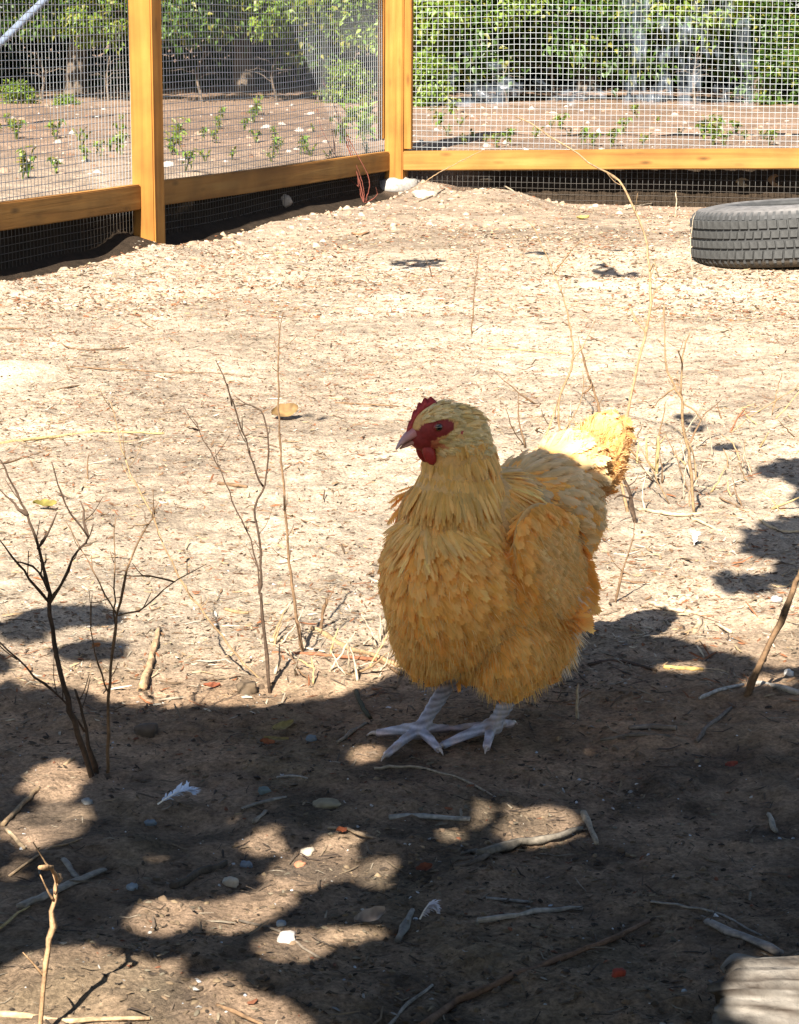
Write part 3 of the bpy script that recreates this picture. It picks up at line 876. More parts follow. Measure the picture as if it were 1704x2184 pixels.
litter('straw_litter', 'pale chopped straw and wood chips strewn over the sunlit ground', 60000, 0.24, 2.55, 6.4, 0.003, 0.016, 0.21, PAL_STRAW, W_STRAW, 601, lambda x, y: straw_mask(x, y) * patchy(x, y) + 0.08)
litter('straw_litter', 'fine pale chips scattered towards the fence corner', 52000, 0.22, 6.0, 10.9, 0.006, 0.020, 0.38, PAL_STRAW, W_STRAW, 602, lambda x, y: (0.35 + 0.65 * patchy(x, y)) * (0.35 + straw_mask(x, y)))
litter('soil_crumbs', 'dark soil crumbs, bark bits and grit on the shaded foreground', 34000, 0.30, 1.45, 3.0, 0.002, 0.009, 0.42, PAL_SOIL, W_SOIL, 603, lambda x, y: patchy(x, y) ** 1.2)
litter('straw_litter', 'loose chips and weeds stalk bits in the dirt outside', 100, 0.2, 8, 9, 0.01, 0.02, 0.4, PAL_STRAW, W_STRAW, 604) if False else None

litter('twig_bits', 'short broken twig and straw bits on the shaded soil', 4200, 0.30, 1.45, 3.1, 0.008, 0.034, 0.08, np.array([(0.30, 0.22, 0.14), (0.18, 0.13, 0.09), (0.44, 0.36, 0.26), (0.10, 0.07, 0.05)]), np.array([0.3, 0.35, 0.15, 0.2]), 605)
litter('straw_bits', 'longer straw and twig bits lying in the sunlit litter', 5200, 0.24, 2.6, 7.5, 0.010, 0.045, 0.085, PAL_STRAW, W_STRAW, 606)

def crumbs(name, label, n, xlim, y0, y1, rmin, rmax, pal, seed, dens=None, mat=M_STONE, outside=False):
    """rounded clods and grit"""
    rg = np.random.default_rng(seed)
    y = rg.uniform(y0, y1, n); x = rg.uniform(-1, 1, n) * (xlim * y + 0.1)
    dl, dr = fence_d(x, y)
    ok = (np.maximum(dl, dr) > 0.35) if outside else (np.maximum(dl, dr) < -0.03)
    if dens is not None: ok &= rg.random(n) < dens(x, y)
    x, y = x[ok], y[ok]; n = len(x)
    r = rmin + (rmax - rmin) * rg.random(n) ** 3
    base = np.array([(1, 0, 0), (0.3, 0.95, 0), (-0.8, 0.6, 0), (-0.8, -0.6, 0), (0.3, -0.95, 0), (0.55, 0.3, 0.7), (-0.4, 0.5, 0.75), (-0.3, -0.55, 0.7), (0.5, -0.4, 0.65), (0, 0, 0.95)], float)
    yaw = rg.uniform(0, 6.28, n); cy, sy = np.cos(yaw), np.sin(yaw)
    B = base[None] * (1 + 0.22 * rg.normal(0, 1, (n, 10, 1))) * np.stack([np.ones(n), rg.uniform(0.6, 1, n), rg.uniform(0.4, 0.9, n)], 1)[:, None]
    V = np.stack([B[..., 0] * cy[:, None] - B[..., 1] * sy[:, None], B[..., 0] * sy[:, None] + B[..., 1] * cy[:, None], B[..., 2]], -1) * r[:, None, None]
    V += np.stack([x, y, hgt(x, y) - 0.15 * r], 1)[:, None]
    b = np.arange(n)[:, None] * 10
    Tt = np.concatenate([b + np.array([q]) for q in ([0, 1, 5], [1, 6, 5], [1, 2, 6], [2, 3, 7], [2, 7, 6], [3, 4, 7], [4, 8, 7], [4, 0, 8], [0, 5, 8], [5, 6, 9], [6, 7, 9], [7, 8, 9], [8, 5, 9])])
    col = pal[rg.integers(0, len(pal), n)] * rg.uniform(0.75, 1.2, (n, 1))
    o = link(name, npmesh(name, V.reshape(-1, 3), [Tt], mat, np.repeat(col, 10, 0)))
    o['kind'] = 'stuff'; tag(o, label, 'clods' if 'clod' in label else 'grit')
CL = np.array([(0.23, 0.155, 0.095), (0.18, 0.12, 0.075), (0.26, 0.185, 0.11)])
crumbs('soil_clods', 'small crumbled clods of earth in the shaded foreground', 9000, 0.30, 1.45, 3.2, 0.0012, 0.0055, CL, 611, lambda x, y: patchy(x, y) ** 2)
crumbs('soil_clods', 'loose earth clods along the fence trench and corner heap', 5000, 0.22, 6.8, 10.9, 0.004, 0.022, np.array([(0.50, 0.36, 0.24), (0.58, 0.44, 0.31)]), 612, lambda x, y: sstep(-1.3, -0.2, np.maximum(*fence_d(x, y))) * 0.9 + 0.05)
crumbs('white_grit', 'tiny white grit specks sprinkled over the dark soil', 700, 0.30, 1.5, 3.3, 0.0010, 0.0032, np.array([(0.8, 0.8, 0.8), (0.6, 0.66, 0.72), (0.75, 0.7, 0.62)]), 613)
crumbs('dirt_chunks', 'pale stones and clods littering the dirt outside the wire', 1500, 0.24, 8.0, 16.3, 0.006, 0.035, np.array([(0.40, 0.28, 0.19), (0.36, 0.24, 0.16), (0.26, 0.14, 0.08), (0.55, 0.46, 0.38)]), 614, None, M_STONE, True)

# ------------------------------------------------------------------ hen
HF = np.array([-0.68, -0.733]); HF /= np.linalg.norm(HF)
HANG = math.atan2(HF[1], HF[0])
HZ = float(hgt(HENP[0], HENP[1]))
def tohen(p):
    d = np.array(p[:2]) - HENP[:2]
    return np.array([d[0] * HF[0] + d[1] * HF[1], -d[0] * HF[1] + d[1] * HF[0], p[2] - HZ])
def fpx(px, py, h): return tohen(gp(px, py, HZ + h))

def ellipsoid(c, ax, R=None, nu=20, nv=14):
    V = [];
    for i in range(nv + 1):
        t = math.pi * i / nv
        for j in range(nu):
            a = 2 * math.pi * j / nu
            V.append((math.sin(t) * math.cos(a) * ax[0], math.sin(t) * math.sin(a) * ax[1], math.cos(t) * ax[2]))
    V = np.array(V)
    if R is not None: V = V @ np.array(R).T
    V = V + np.array(c)
    F = [(i * nu + j, (i + 1) * nu + j, (i + 1) * nu + (j + 1) % nu, i * nu + (j + 1) % nu) for i in range(nv) for j in range(nu)]
    return V, F

# head frame in hen coordinates: turned to the hen's right
HY = math.radians(-24)
h_f = np.array([math.cos(HY) * 0.985, math.sin(HY) * 0.985, -0.17]); h_f /= np.linalg.norm(h_f)
h_l = np.cross([0, 0, 1.0], h_f); h_l /= np.linalg.norm(h_l)
h_u = np.cross(h_f, h_l)
HEADC = np.array([0.018, 0.0, 0.350])
WANG = 0.95
def facem(f, u):                                   # bare red skin: round the eye and down to the gape
    e = ((f - 0.014) / 0.0185) ** 2 + ((u - 0.004) / 0.0095) ** 2 < 1
    b = (f > 0.016) & (u < 0.006) & (u > -0.026)
    return e | b
def hd(f, l, u): return HEADC + f * h_f + l * h_l + u * h_u

def build_hen():
    root = empty('hen', (HENP[0], HENP[1], HZ), HANG)
    tag(root, 'buff golden hen with small red comb and pale grey feet, standing in the dappled shade', 'hen')
    rg = np.random.default_rng(909)
    # ---- one continuous body: ellipsoids and tubes fused by a voxel remesh
    mb = MB()
    def el(c, ax, R=None): V, F = ellipsoid(c, ax, R); mb.add(V, F)
    def rotY(a): c, s = math.cos(a), math.sin(a); return np.array([[c, 0, s], [0, 1, 0], [-s, 0, c]])
    el((-0.055, 0, 0.180), (0.118, 0.087, 0.108), rotY(0.12))
    el((0.005, 0, 0.178), (0.068, 0.077, 0.094))
    el((-0.006, 0, 0.225), (0.056, 0.060, 0.070))
    el((-0.135, 0, 0.222), (0.088, 0.068, 0.070), rotY(0.30))
    el((-0.130, 0, 0.165), (0.062, 0.064, 0.072))
    el((-0.030, -0.050, 0.114), (0.056, 0.040, 0.060))
    el((-0.045, 0.045, 0.112), (0.056, 0.040, 0.062))
    for s in (-1, 1):
        el((-0.088, s * 0.044, 0.114), (0.050, 0.038, 0.054))
        el((-0.062, s * 0.084, 0.200), (0.078, 0.010, 0.050), rotY(-WANG))
    # tail root
    el((-0.240, 0, 0.272), (0.056, 0.033, 0.038), rotY(0.80))
    el((-0.185, 0, 0.262), (0.060, 0.044, 0.040), rotY(0.5))
    # neck and head
    for (a, z, r) in ((-0.006, 0.262, 0.051), (-0.009, 0.285, 0.045), (-0.009, 0.308, 0.041), (-0.005, 0.330, 0.037)):
        el((a, 0, z), (r, r * 0.95, r))
    R = np.stack([h_f, h_l, h_u], 1)
    el(hd(0.004, 0, 0.002), (0.033, 0.0225, 0.0245), R)
    el(hd(0.022, 0, -0.006), (0.018, 0.0145, 0.0155), R)
    # legs and toes
    feet = []
    for side, hub, top, toes, hind in (
        ('r', fpx(893, 1556, 0.012), (-0.025, -0.034, 0.040), [(803, 1566), (823, 1613), (936, 1600)], (958, 1556)),
        ('l', fpx(1050, 1548, 0.012), (-0.047, 0.042, 0.040), [(943, 1592), (966, 1556), (1037, 1597)], (1092, 1545))):
        hub = np.array(hub); knee = hub + (np.array(top) - hub) * 2.4
        V, F = tube([knee, knee * 0.5 + hub * 0.5 + np.array([0.001, 0, 0]), hub], 0.0100, 0.0085, 14, 10, 0, 0, 5); mb.add(V, F)
        V, F = ellipsoid(hub + np.array([0, 0, -0.001]), (0.0130, 0.0120, 0.0105), None, 12, 8); mb.add(V, F)
        for k, (tx, ty) in enumerate(toes + [hind]):
            tip = np.array(fpx(tx, ty, 0.004))
            mid = hub * 0.52 + tip * 0.48; mid[2] = 0.0095
            end = tip.copy(); end[2] = 0.0045
            V, F = tube([hub + np.array([0, 0, -0.002]), hub * 0.75 + tip * 0.25 + np.array([0, 0, 0.0005]), mid, end], 0.0076, 0.0046, 14, 9, 0, 0, 6 + k); mb.add(V, F)
            feet.append((mid, end, hub))
    me0 = mb.mesh('hen_source', M_BODY)
    tmp = link('hen_source', me0)
    md = tmp.modifiers.new('remesh', 'REMESH'); md.mode = 'VOXEL'; md.voxel_size = 0.0019; md.use_smooth_shade = True
    ms = tmp.modifiers.new('smooth', 'SMOOTH'); ms.factor = 0.5; ms.iterations = 4
    dg = bpy.context.evaluated_depsgraph_get()
    body = bpy.data.meshes.new_from_object(tmp.evaluated_get(dg))
    bpy.data.objects.remove(tmp)
    n = len(body.vertices)
    co = np.zeros(n * 3, np.float32); body.vertices.foreach_get('co', co); co = co.reshape(-1, 3).astype(float)
    # region colours of the skin
    hx = (co - HEADC) @ h_f; hl_ = (co - HEADC) @ h_l; hu = (co - HEADC) @ h_u
    col = np.tile(np.array([0.60, 0.34, 0.11]), (n, 1))
    face = facem(hx, hu) & (co[:, 2] > 0.315)
    cheek = (hx > 0.0) & (hx < 0.022) & (hu < -0.008) & (hu > -0.020) & (co[:, 2] > 0.31)
    col[face] = (0.21, 0.020, 0.018)
    mixc = np.clip(0.5 + 1.4 * fbm(co[:, 0] * 160, co[:, 2] * 160, 3, 2), 0, 1)[:, None]
    col[cheek] = np.array([0.55, 0.26, 0.12]) * mixc[cheek] + np.array([0.40, 0.07, 0.04]) * (1 - mixc[cheek])
    leg = co[:, 2] < 0.075
    lc = np.array([0.33, 0.345, 0.42]); pk = np.array([0.60, 0.42, 0.38]); dirt = np.array([0.30, 0.22, 0.14])
    low = sstep(0.016, 0.004, co[:, 2])[:, None]; pn = np.clip(0.5 + 2 * fbm(co[:, 0] * 60, co[:, 1] * 60, 8, 2), 0, 1)[:, None]
    lcol = lc * (1 - low * pn * 0.6) + pk * low * pn * 0.6
    ring = 0.5 + 0.5 * np.sin(co[:, 2] * 1150)                        # scutes across the shank
    lcol = lcol * (0.55 + 0.55 * ring[:, None])
    dn = np.clip(0.15 + 2.2 * fbm(co[:, 0] * 90 + 7, co[:, 1] * 90, 9, 2), 0, 1)[:, None] * (0.5 + 0.5 * (co[:, 1:2] > 0.0))
    lcol = lcol * (1 - 0.5 * dn) + dirt * 0.5 * dn
    col[leg] = lcol[leg]
    nr = np.zeros(n * 3, np.float32); body.vertices.foreach_get('normal', nr); nr = nr.reshape(-1, 3).astype(float)
    shank = leg & (co[:, 2] > 0.014)
    co2 = co.copy()
    co2[shank] += nr[shank] * (0.0009 * (ring[shank][:, None] - 0.5))
    body.vertices.foreach_set('co', co2.astype(np.float32).ravel())
    ca = body.color_attributes.new('Col', 'FLOAT_COLOR', 'POINT')
    cc = np.ones((n, 4), np.float32); cc[:, :3] = col; ca.data.foreach_set('color', cc.ravel())
    body.materials.clear(); body.materials.append(M_BODY)
    link('body', body, root)
    # ---- claws
    for (mid, end, hub) in feet:
        d = (end - mid); d[2] = 0; d /= np.linalg.norm(d)
        m2 = MB(); V, F = tube([end - d * 0.002, end + d * 0.005 + np.array([0, 0, 0.0008]), end + d * 0.011 + np.array([0, 0, -0.003])], 0.0029, 0.0006, 7, 7, 0, 0, 3); m2.add(V, F, (0.34, 0.28, 0.24))
        link('claw', m2.mesh('claw', M_HORN), root)
    # ---- feathers
    tri = np.zeros(0)
    body.calc_loop_triangles()
    nt_ = len(body.loop_triangles)
    ti = np.zeros(nt_ * 3, np.int32); body.loop_triangles.foreach_get('vertices', ti); ti = ti.reshape(-1, 3)
    A = np.linalg.norm(np.cross(co[ti[:, 1]] - co[ti[:, 0]], co[ti[:, 2]] - co[ti[:, 0]]), axis=1)
    cum = np.cumsum(A) / A.sum()
    def sample(m, cond):
        k = np.searchsorted(cum, rg.random(m)); k = np.clip(k, 0, nt_ - 1)
        u, v = rg.random((m, 1)), rg.random((m, 1)); f = (u + v) > 1; u = np.where(f, 1 - u, u); v = np.where(f, 1 - v, v)
        P = co[ti[k, 0]] * (1 - u - v) + co[ti[k, 1]] * u + co[ti[k, 2]] * v
        Nn = nr[ti[k, 0]]
        ok = cond(P, Nn)
        return P[ok], Nn[ok]
    def feathers(P, Nn, Fl, L, W, lift, base, tip, K=6, curve=0.10, cup=0.18, point=0.0, fray=0.12, cvar=0.09, roots=0.004):
        n = len(P)
        D = Fl - Nn * np.sum(Fl * Nn, 1)[:, None]
        D /= np.linalg.norm(D, axis=1)[:, None] + 1e-9
        D = D + rg.normal(0, 0.11, (n, 3)); D -= Nn * np.sum(D * Nn, 1)[:, None]; D /= np.linalg.norm(D, axis=1)[:, None]
        S = np.cross(Nn, D)
        L = np.broadcast_to(L, n) * rg.uniform(0.8, 1.2, n); W = np.broadcast_to(W, n) * rg.uniform(0.85, 1.15, n)
        P = P - Nn * roots
        lift = lift * rg.uniform(0.7, 1.4, n)
        ts = np.linspace(0.0, 1.0, K + 1)
        def wp(t):
            t = np.clip(t, 0, 1)
            r = np.sin(math.pi * np.clip(0.12 + 0.80 * t, 0, 1)) ** 0.7
            return r * (1 - point * t ** 2)
        def pt(t, u):
            return (P + D * (L * t)[:, None] + S * (W * u)[:, None] * 0.5
                    + Nn * (lift * L * np.sin(np.minimum(t, 1.15) * 1.9) / 0.95 - cup * W * u * u + roots * 0 - curve * L * t * t)[:, None])
        Vs = []; Cs = []
        tone = (1 + cvar * rg.normal(0, 1, n) + 0.22 * fbm(P[:, 0] * 22 + P[:, 1] * 14, P[:, 2] * 22 - P[:, 1] * 9, 77, 2))[:, None]
        hue = np.clip(0.5 + 0.28 * rg.normal(0, 1, n), 0, 1)[:, None]
        cb = (np.array(base[0]) * (1 - hue) + np.array(base[1]) * hue) * tone
        ct_ = (np.array(tip[0]) * (1 - hue) + np.array(tip[1]) * hue) * tone
        for sgn in (-1, 1):
            for k in range(K):
                t0, t1 = ts[k], ts[k + 1]
                w = wp((t0 + t1) / 2)
                j = 0.035 * rg.normal(0, 1, n)
                sw = 0.20 + 0.02 * rg.normal(0, 1, n)
                e0 = t0 + sw * w + 0.0; e1 = t1 + sw * w - fray * (t1 - t0)
                z = np.zeros(n)
                quad = [pt(z + t0, z), pt(z + t1 + 0.02, z), pt(e1, sgn * w * (1 + j)), pt(e0, sgn * w * (1 + j - 0.06))]
                Vs.append(np.stack(quad, 1))
                f0 = cb * (1 - t0) + ct_ * t0; f1 = cb * (1 - t1) + ct_ * t1; ed = f1 * 1.06
                Cs.append(np.stack([f0, f1, ed, ed], 1))
        V = np.stack(Vs, 1).reshape(-1, 3); C = np.stack(Cs, 1).reshape(-1, 3)
        return V, np.arange(len(V)).reshape(-1, 4), np.clip(C, 0.01, 0.95)
    def part(name, sets, mat=M_FEATHER, kind=True):
        Vs, Fs, Cs = [], [], []; b = 0
        for V, F, C in sets:
            Vs.append(V); Fs.append(F + b); Cs.append(C); b += len(V)
        o = link(name, npmesh(name, np.concatenate(Vs), [np.concatenate(Fs)], mat, np.concatenate(Cs), smooth=False), root)
        if kind: o['kind'] = 'stuff'
        return o
    def flow(P, Nn):
        z = P[:, 2]; neck = sstep(0.235, 0.275, z)[:, None] * (P[:, 0] > -0.075)[:, None]
        Fb = np.tile(np.array([-0.66, 0, -0.75]), (len(P), 1))
        lowf = sstep(0.15, 0.09, z)[:, None]
        Fb = Fb * (1 - lowf) + np.array([-0.25, 0, -1.0]) * lowf
        Fb[:, 1] += np.sign(P[:, 1]) * 0.10
        Fn = np.tile(np.array([-0.18, 0, -1.0]), (len(P), 1))
        return Fb * (1 - neck) + Fn * neck
    fh = lambda P: ((P - HEADC) @ h_f, (P - HEADC) @ h_l, (P - HEADC) @ h_u)
    inhead = lambda P: (P[:, 2] > 0.322) & (P[:, 0] > -0.06)
    isleg = lambda P: P[:, 2] < 0.060
    tailr = lambda P: (P[:, 0] < -0.185) & (P[:, 2] > 0.235)
    B1, B2 = (0.80, 0.365, 0.058), (0.88, 0.455, 0.10)
    T1, T2 = (0.86, 0.43, 0.082), (0.94, 0.57, 0.18)
    # body plumage
    P, Nn = sample(17000, lambda P, N_: ~isleg(P) & (P[:, 2] < 0.285) & ~tailr(P))
    sz = 1 - 0.35 * sstep(0.22, 0.28, P[:, 2])
    v1 = feathers(P, Nn, flow(P, Nn), 0.029 * sz, 0.0118 * sz, 0.055, (B1, B2), (T1, T2), K=7, curve=0.03, point=0.12, cvar=0.05, roots=0.001)
    part('body_plumage', [v1])
    # paler saddle and back
    P, Nn = sample(5200, lambda P, N_: (P[:, 0] < -0.05) & (P[:, 2] > 0.215) & (N_[:, 2] > 0.1) & ~tailr(P))
    v2 = feathers(P, Nn, np.tile(np.array([-1.0, 0, -0.35]), (len(P), 1)) + np.stack([np.zeros(len(P)), P[:, 1] * 4, np.zeros(len(P))], 1), 0.032, 0.013, 0.09, ((0.60, 0.38, 0.14), (0.70, 0.48, 0.21)), ((0.66, 0.46, 0.21), (0.76, 0.58, 0.32)), K=7, point=0.3, curve=0.05, roots=0.001)
    part('saddle_plumage', [v2])
    # neck hackle, long and narrow
    P, Nn = sample(30000, lambda P, N_: (P[:, 2] > 0.222) & (P[:, 2] < 0.345) & (P[:, 0] > -0.066) & (np.abs(P[:, 1]) < 0.052 + 0.25 * (P[:, 2] - 0.26)) & (rg.random(len(P)) < 0.25 + sstep(0.23, 0.27, P[:, 2])) & ~((fh(P)[0] > -0.004) & (P[:, 2] > 0.326)) & ~tailr(P))
    zz = P[:, 2]
    v3 = feathers(P, Nn, flow(P, Nn), 0.018 + 0.018 * sstep(0.34, 0.28, zz), 0.0060, 0.075, ((0.76, 0.42, 0.085), (0.88, 0.56, 0.17)), ((0.82, 0.48, 0.11), (0.93, 0.63, 0.24)), K=5, point=0.45, cvar=0.10, curve=0.05, roots=0.001)
    part('neck_hackle', [v3])
    # head feathers, short
    def headc(P, N_):
        f, l, u = fh(P)
        return inhead(P) & ~facem(f, u) & (f < 0.028) & ~((np.abs(l) < 0.004) & (f > 0.004))
    P, Nn = sample(30000, headc)
    v4 = feathers(P, Nn, np.tile(-h_f + np.array([0, 0, -0.25]), (len(P), 1)), 0.0105, 0.0042, 0.20, ((0.72, 0.52, 0.18), (0.80, 0.64, 0.32)), ((0.76, 0.58, 0.24), (0.86, 0.72, 0.40)), K=4, point=0.5, cvar=0.10, roots=0.0005, curve=0.05)
    # a ragged tuft at the back of the head
    P, Nn = sample(26000, lambda P, N_: inhead(P) & (fh(P)[0] < -0.012) & (fh(P)[2] > 0.0))
    v5 = feathers(P, Nn, np.tile(-h_f * 1.0 + np.array([0, 0, -0.35]), (len(P), 1)), 0.017, 0.0045, 0.26, ((0.72, 0.48, 0.14), (0.84, 0.62, 0.25)), ((0.76, 0.54, 0.18), (0.88, 0.68, 0.32)), K=4, point=0.6, roots=0.001)
    part('head_plumage', [v4, v5])
    # belly and thigh fluff: loose down strands
    def strands(P, Nn, Fl, L, w, c0, c1, seed):
        n = len(P)
        D = Fl + Nn * 0.7 + rg.normal(0, 0.35, (n, 3)); D /= np.linalg.norm(D, axis=1)[:, None]
        S = np.cross(D, rdir(n, rg)); S /= np.linalg.norm(S, axis=1)[:, None]
        L = L * rg.uniform(0.5, 1.3, n)
        m = P + D * (L * 0.55)[:, None]
        t = P + D * L[:, None] + np.array([0, 0, -1.0]) * (L * 0.25)[:, None]
        V = np.stack([P - S * w, P + S * w, m + S * w * 0.8, m - S * w * 0.8, t + S * w * 0.15, t - S * w * 0.15], 1).reshape(-1, 3)
        b = np.arange(n)[:, None] * 6
        F = np.concatenate([b + np.array([[0, 1, 2, 3]]), b + np.array([[3, 2, 4, 5]])])
        c = np.array(c0) + (np.array(c1) - np.array(c0)) * rg.random((n, 1))
        return V, F, np.repeat(c, 6, 0)
    P, Nn = sample(15000, lambda P, N_: (P[:, 2] > 0.055) & (P[:, 2] < 0.145) & (np.abs(N_[:, 2]) < 0.98))
    s1 = strands(P, Nn, flow(P, Nn), 0.016, 0.0006, (0.76, 0.42, 0.10), (0.88, 0.60, 0.22), 1)
    P, Nn = sample(20000, lambda P, N_: (P[:, 2] > 0.06) & (P[:, 2] < 0.25) & ~tailr(P))
    s2 = strands(P, Nn, flow(P, Nn), 0.013, 0.0004, (0.80, 0.46, 0.12), (0.90, 0.66, 0.30), 2)
    P, Nn = sample(22000, lambda P, N_: (P[:, 0] < -0.10) & (P[:, 2] > 0.06) & (P[:, 2] < 0.165))
    s3 = strands(P, Nn, flow(P, Nn), 0.018, 0.0007, (0.80, 0.64, 0.40), (0.88, 0.80, 0.64), 3)
    part('down', [s1, s2, s3], M_DOWN)
    # ---- wings: coverts in rows, then long flight feathers
    for s in (-1, 1):
        ax = np.array([-math.cos(WANG), 0, -math.sin(WANG)])            # towards the wing tip
        dn = np.array([math.sin(WANG), 0, -math.cos(WANG)])             # towards the lower front edge
        c0 = np.array([-0.062, s * 0.084, 0.200])
        def wpt(u, v):                                                   # u along (-1 shoulder .. 1 tip), v across (-1 top .. 1 lower edge)
            r2 = np.clip(1 - 0.75 * u * u - 0.75 * v * v, 0.02, 1)
            return c0 + ax * (0.076 * u)[:, None] + dn * (0.048 * v)[:, None] + np.array([0, s, 0]) * (0.010 * np.sqrt(r2) + 0.002)[:, None]
        def wnorm(u, v):
            nn = np.array([0, s, 0]) + ax * (0.30 * u)[:, None] + dn * (0.35 * v)[:, None]
            return nn / np.linalg.norm(nn, axis=1)[:, None]
        wf = ax * 1.0 + np.array([-0.35, 0, 0.0])
        sets = []
        u = rg.uniform(-0.6, 0.5, 480); v = rg.uniform(-0.85, 0.7, 480)
        ok = u * u + v * v < 0.62; u, v = u[ok], v[ok]
        sets.append(feathers(wpt(u, v), wnorm(u, v), np.tile(wf, (len(u), 1)), 0.024, 0.0140, 0.055, ((0.76, 0.38, 0.08), (0.84, 0.48, 0.14)), ((0.82, 0.46, 0.13), (0.92, 0.62, 0.26)), K=7, cvar=0.08, roots=0.001, curve=0.03))
        u = rg.uniform(0.15, 0.7, 40); v = rg.uniform(-0.7, 0.7, 40)
        sets.append(feathers(wpt(u, v), wnorm(u, v), np.tile(wf, (len(u), 1)), 0.032, 0.017, 0.04, ((0.62, 0.34, 0.10), (0.76, 0.46, 0.18)), ((0.74, 0.45, 0.16), (0.86, 0.62, 0.32)), K=9, cvar=0.15, roots=0.001))
        q = rg.uniform(-1.15, 1.15, 260); rr_ = rg.uniform(0.70, 1.02, 260)          # body feathers lapping over the front of the wing
        u, v = -np.cos(q) * rr_, np.sin(q) * rr_
        Pw = c0 + ax * (0.076 * u)[:, None] + dn * (0.050 * v)[:, None] + np.array([0, s, 0]) * (0.0075)
        if s > 0: sets.append(feathers(Pw, wnorm(u * 0.4, v * 0.4), np.tile(np.array([-0.66, 0, -0.75]), (len(u), 1)), 0.030, 0.0118, 0.07, (B1, B2), (T1, T2), K=7, cvar=0.05, roots=0.001, curve=0.03, point=0.12))
        wing = part('wing', sets)
        for k in range(8):
            t = k / 7
            vv = -0.85 + 1.65 * t
            p = wpt(np.array([0.42 - 0.15 * t]), np.array([vv]))[0] - np.array([0, s * 0.001 * k, 0])
            nn = wnorm(np.array([0.9]), np.array([vv]))
            fl = feathers(p[None], nn, (wf + dn * 0.10 * (t - 0.5))[None], 0.060 - 0.010 * t, 0.016, 0.05, ((0.22, 0.11, 0.03), (0.40, 0.22, 0.07)) if k % 3 else ((0.60, 0.36, 0.14), (0.74, 0.50, 0.24)), ((0.40, 0.23, 0.08), (0.62, 0.42, 0.2)) if k % 3 else ((0.76, 0.54, 0.28), (0.88, 0.70, 0.42)), K=14, fray=0.05, cup=0.15, cvar=0.18, roots=0.0, curve=0.05)
            link('flight_feather', npmesh('flight_feather', fl[0], [fl[1]], M_FEATHER, fl[2]), wing)
    # ---- tail: fluffy coverts over stiff tail feathers
    tdir = np.array([-0.55, 0, 0.83])
    P, Nn = sample(22000, lambda P, N_: tailr(P))
    tf = np.tile(tdir, (len(P), 1)) + np.stack([np.zeros(len(P)), P[:, 1] * 6, np.zeros(len(P))], 1)
    cap = sstep(0.55, 0.80, Nn @ tdir)[:, None]
    tf = tf * (1 - cap) + np.array([-0.8, 0, -0.55]) * cap + np.stack([np.zeros(len(P)), P[:, 1] * 14, np.zeros(len(P))], 1) * cap
    vt = feathers(P, Nn, tf, 0.030, 0.013, 0.06, ((0.48, 0.215, 0.045), (0.56, 0.29, 0.085)), ((0.53, 0.28, 0.085), (0.62, 0.39, 0.18)), K=7, curve=0.05, cvar=0.06, roots=0.001)
    P2, N2 = sample(26000, lambda P, N_: tailr(P))
    st = strands(P2, N2, np.tile(tdir, (len(P2), 1)), 0.014, 0.0005, (0.52, 0.29, 0.10), (0.62, 0.42, 0.21), 4)
    tail = part('tail', [vt, st])
    for k in range(12):
        a = (k - 5.5) / 5.5
        p = np.array([-0.240 + 0.004 * abs(a), 0.012 * a, 0.268])
        D = tdir * np.array([1, 1, 1]) + np.array([-0.15 * abs(a), 0.35 * a, -0.35 * abs(a)])
        nn = np.array([0.75, 0.9 * a, 0.35]); nn = nn / np.linalg.norm(nn)
        fl = feathers(p[None], nn[None], D[None], 0.026, 0.020, 0.02, ((0.46, 0.23, 0.05), (0.55, 0.32, 0.10)), ((0.52, 0.30, 0.09), (0.62, 0.42, 0.18)), K=10, curve=-0.08, fray=0.15, roots=0.0)
        link('tail_feather', npmesh('tail_feather', fl[0], [fl[1]], M_FEATHER, fl[2]), tail)
    # ---- comb
    RED = (0.32, 0.022, 0.018)
    m2 = MB(); prof = []
    nn = 26
    for i in range(nn):
        t = i / (nn - 1)
        f = 0.043 - 0.040 * t
        base = -0.001 + 0.026 * math.sin(min(1, t * 1.05) * 1.45)
        top = base + 0.004 + 0.0115 * math.sin(math.pi * t) ** 0.6 * (0.62 + 0.38 * abs(math.sin(t * 5.2 * math.pi)))
        prof.append((f, base - 0.005, top))
    V = []
    for (f, b, t) in prof:
        th = 0.0022
        V += [hd(f, -th, b), hd(f, -th * 0.8, (b + t) / 2), hd(f, 0, t), hd(f, th * 0.8, (b + t) / 2), hd(f, th, b)]
    F = [(i * 5 + j, i * 5 + j + 1, (i + 1) * 5 + j + 1, (i + 1) * 5 + j) for i in range(nn - 1) for j in range(4)]
    m2.add(V, F, RED)
    link('comb', m2.mesh('comb', M_FLESH), root)
    # ---- beak, upper and lower
    m2 = MB()
    ub = [(0.030, 0, 0.000, 0.0092, 0.0092), (0.037, 0, -0.001, 0.0084, 0.0080), (0.045, 0, -0.0035, 0.0066, 0.0062), (0.052, 0, -0.0072, 0.0040, 0.0040), (0.0575, 0, -0.0118, 0.0014, 0.0018)]
    V = []; C = []
    for (f, l, u, w, h_) in ub:
        for j in range(10):
            a = 2 * math.pi * j / 10
            V.append(hd(f, w * math.cos(a), u + h_ * math.sin(a) * (1.0 if math.sin(a) > 0 else 0.45)))
            tt = (f - 0.03) / 0.03
            C.append(np.array([0.44, 0.13, 0.11]) * (1 - tt) + np.array([0.40, 0.27, 0.25]) * tt)
    F = [(i * 10 + j, i * 10 + (j + 1) % 10, (i + 1) * 10 + (j + 1) % 10, (i + 1) * 10 + j) for i in range(4) for j in range(10)] + [tuple(40 + j for j in range(10))]
    m2.add(V, F, np.array(C)); bk = link('beak', m2.mesh('beak', M_HORN), root)
    m3 = MB(); V = []
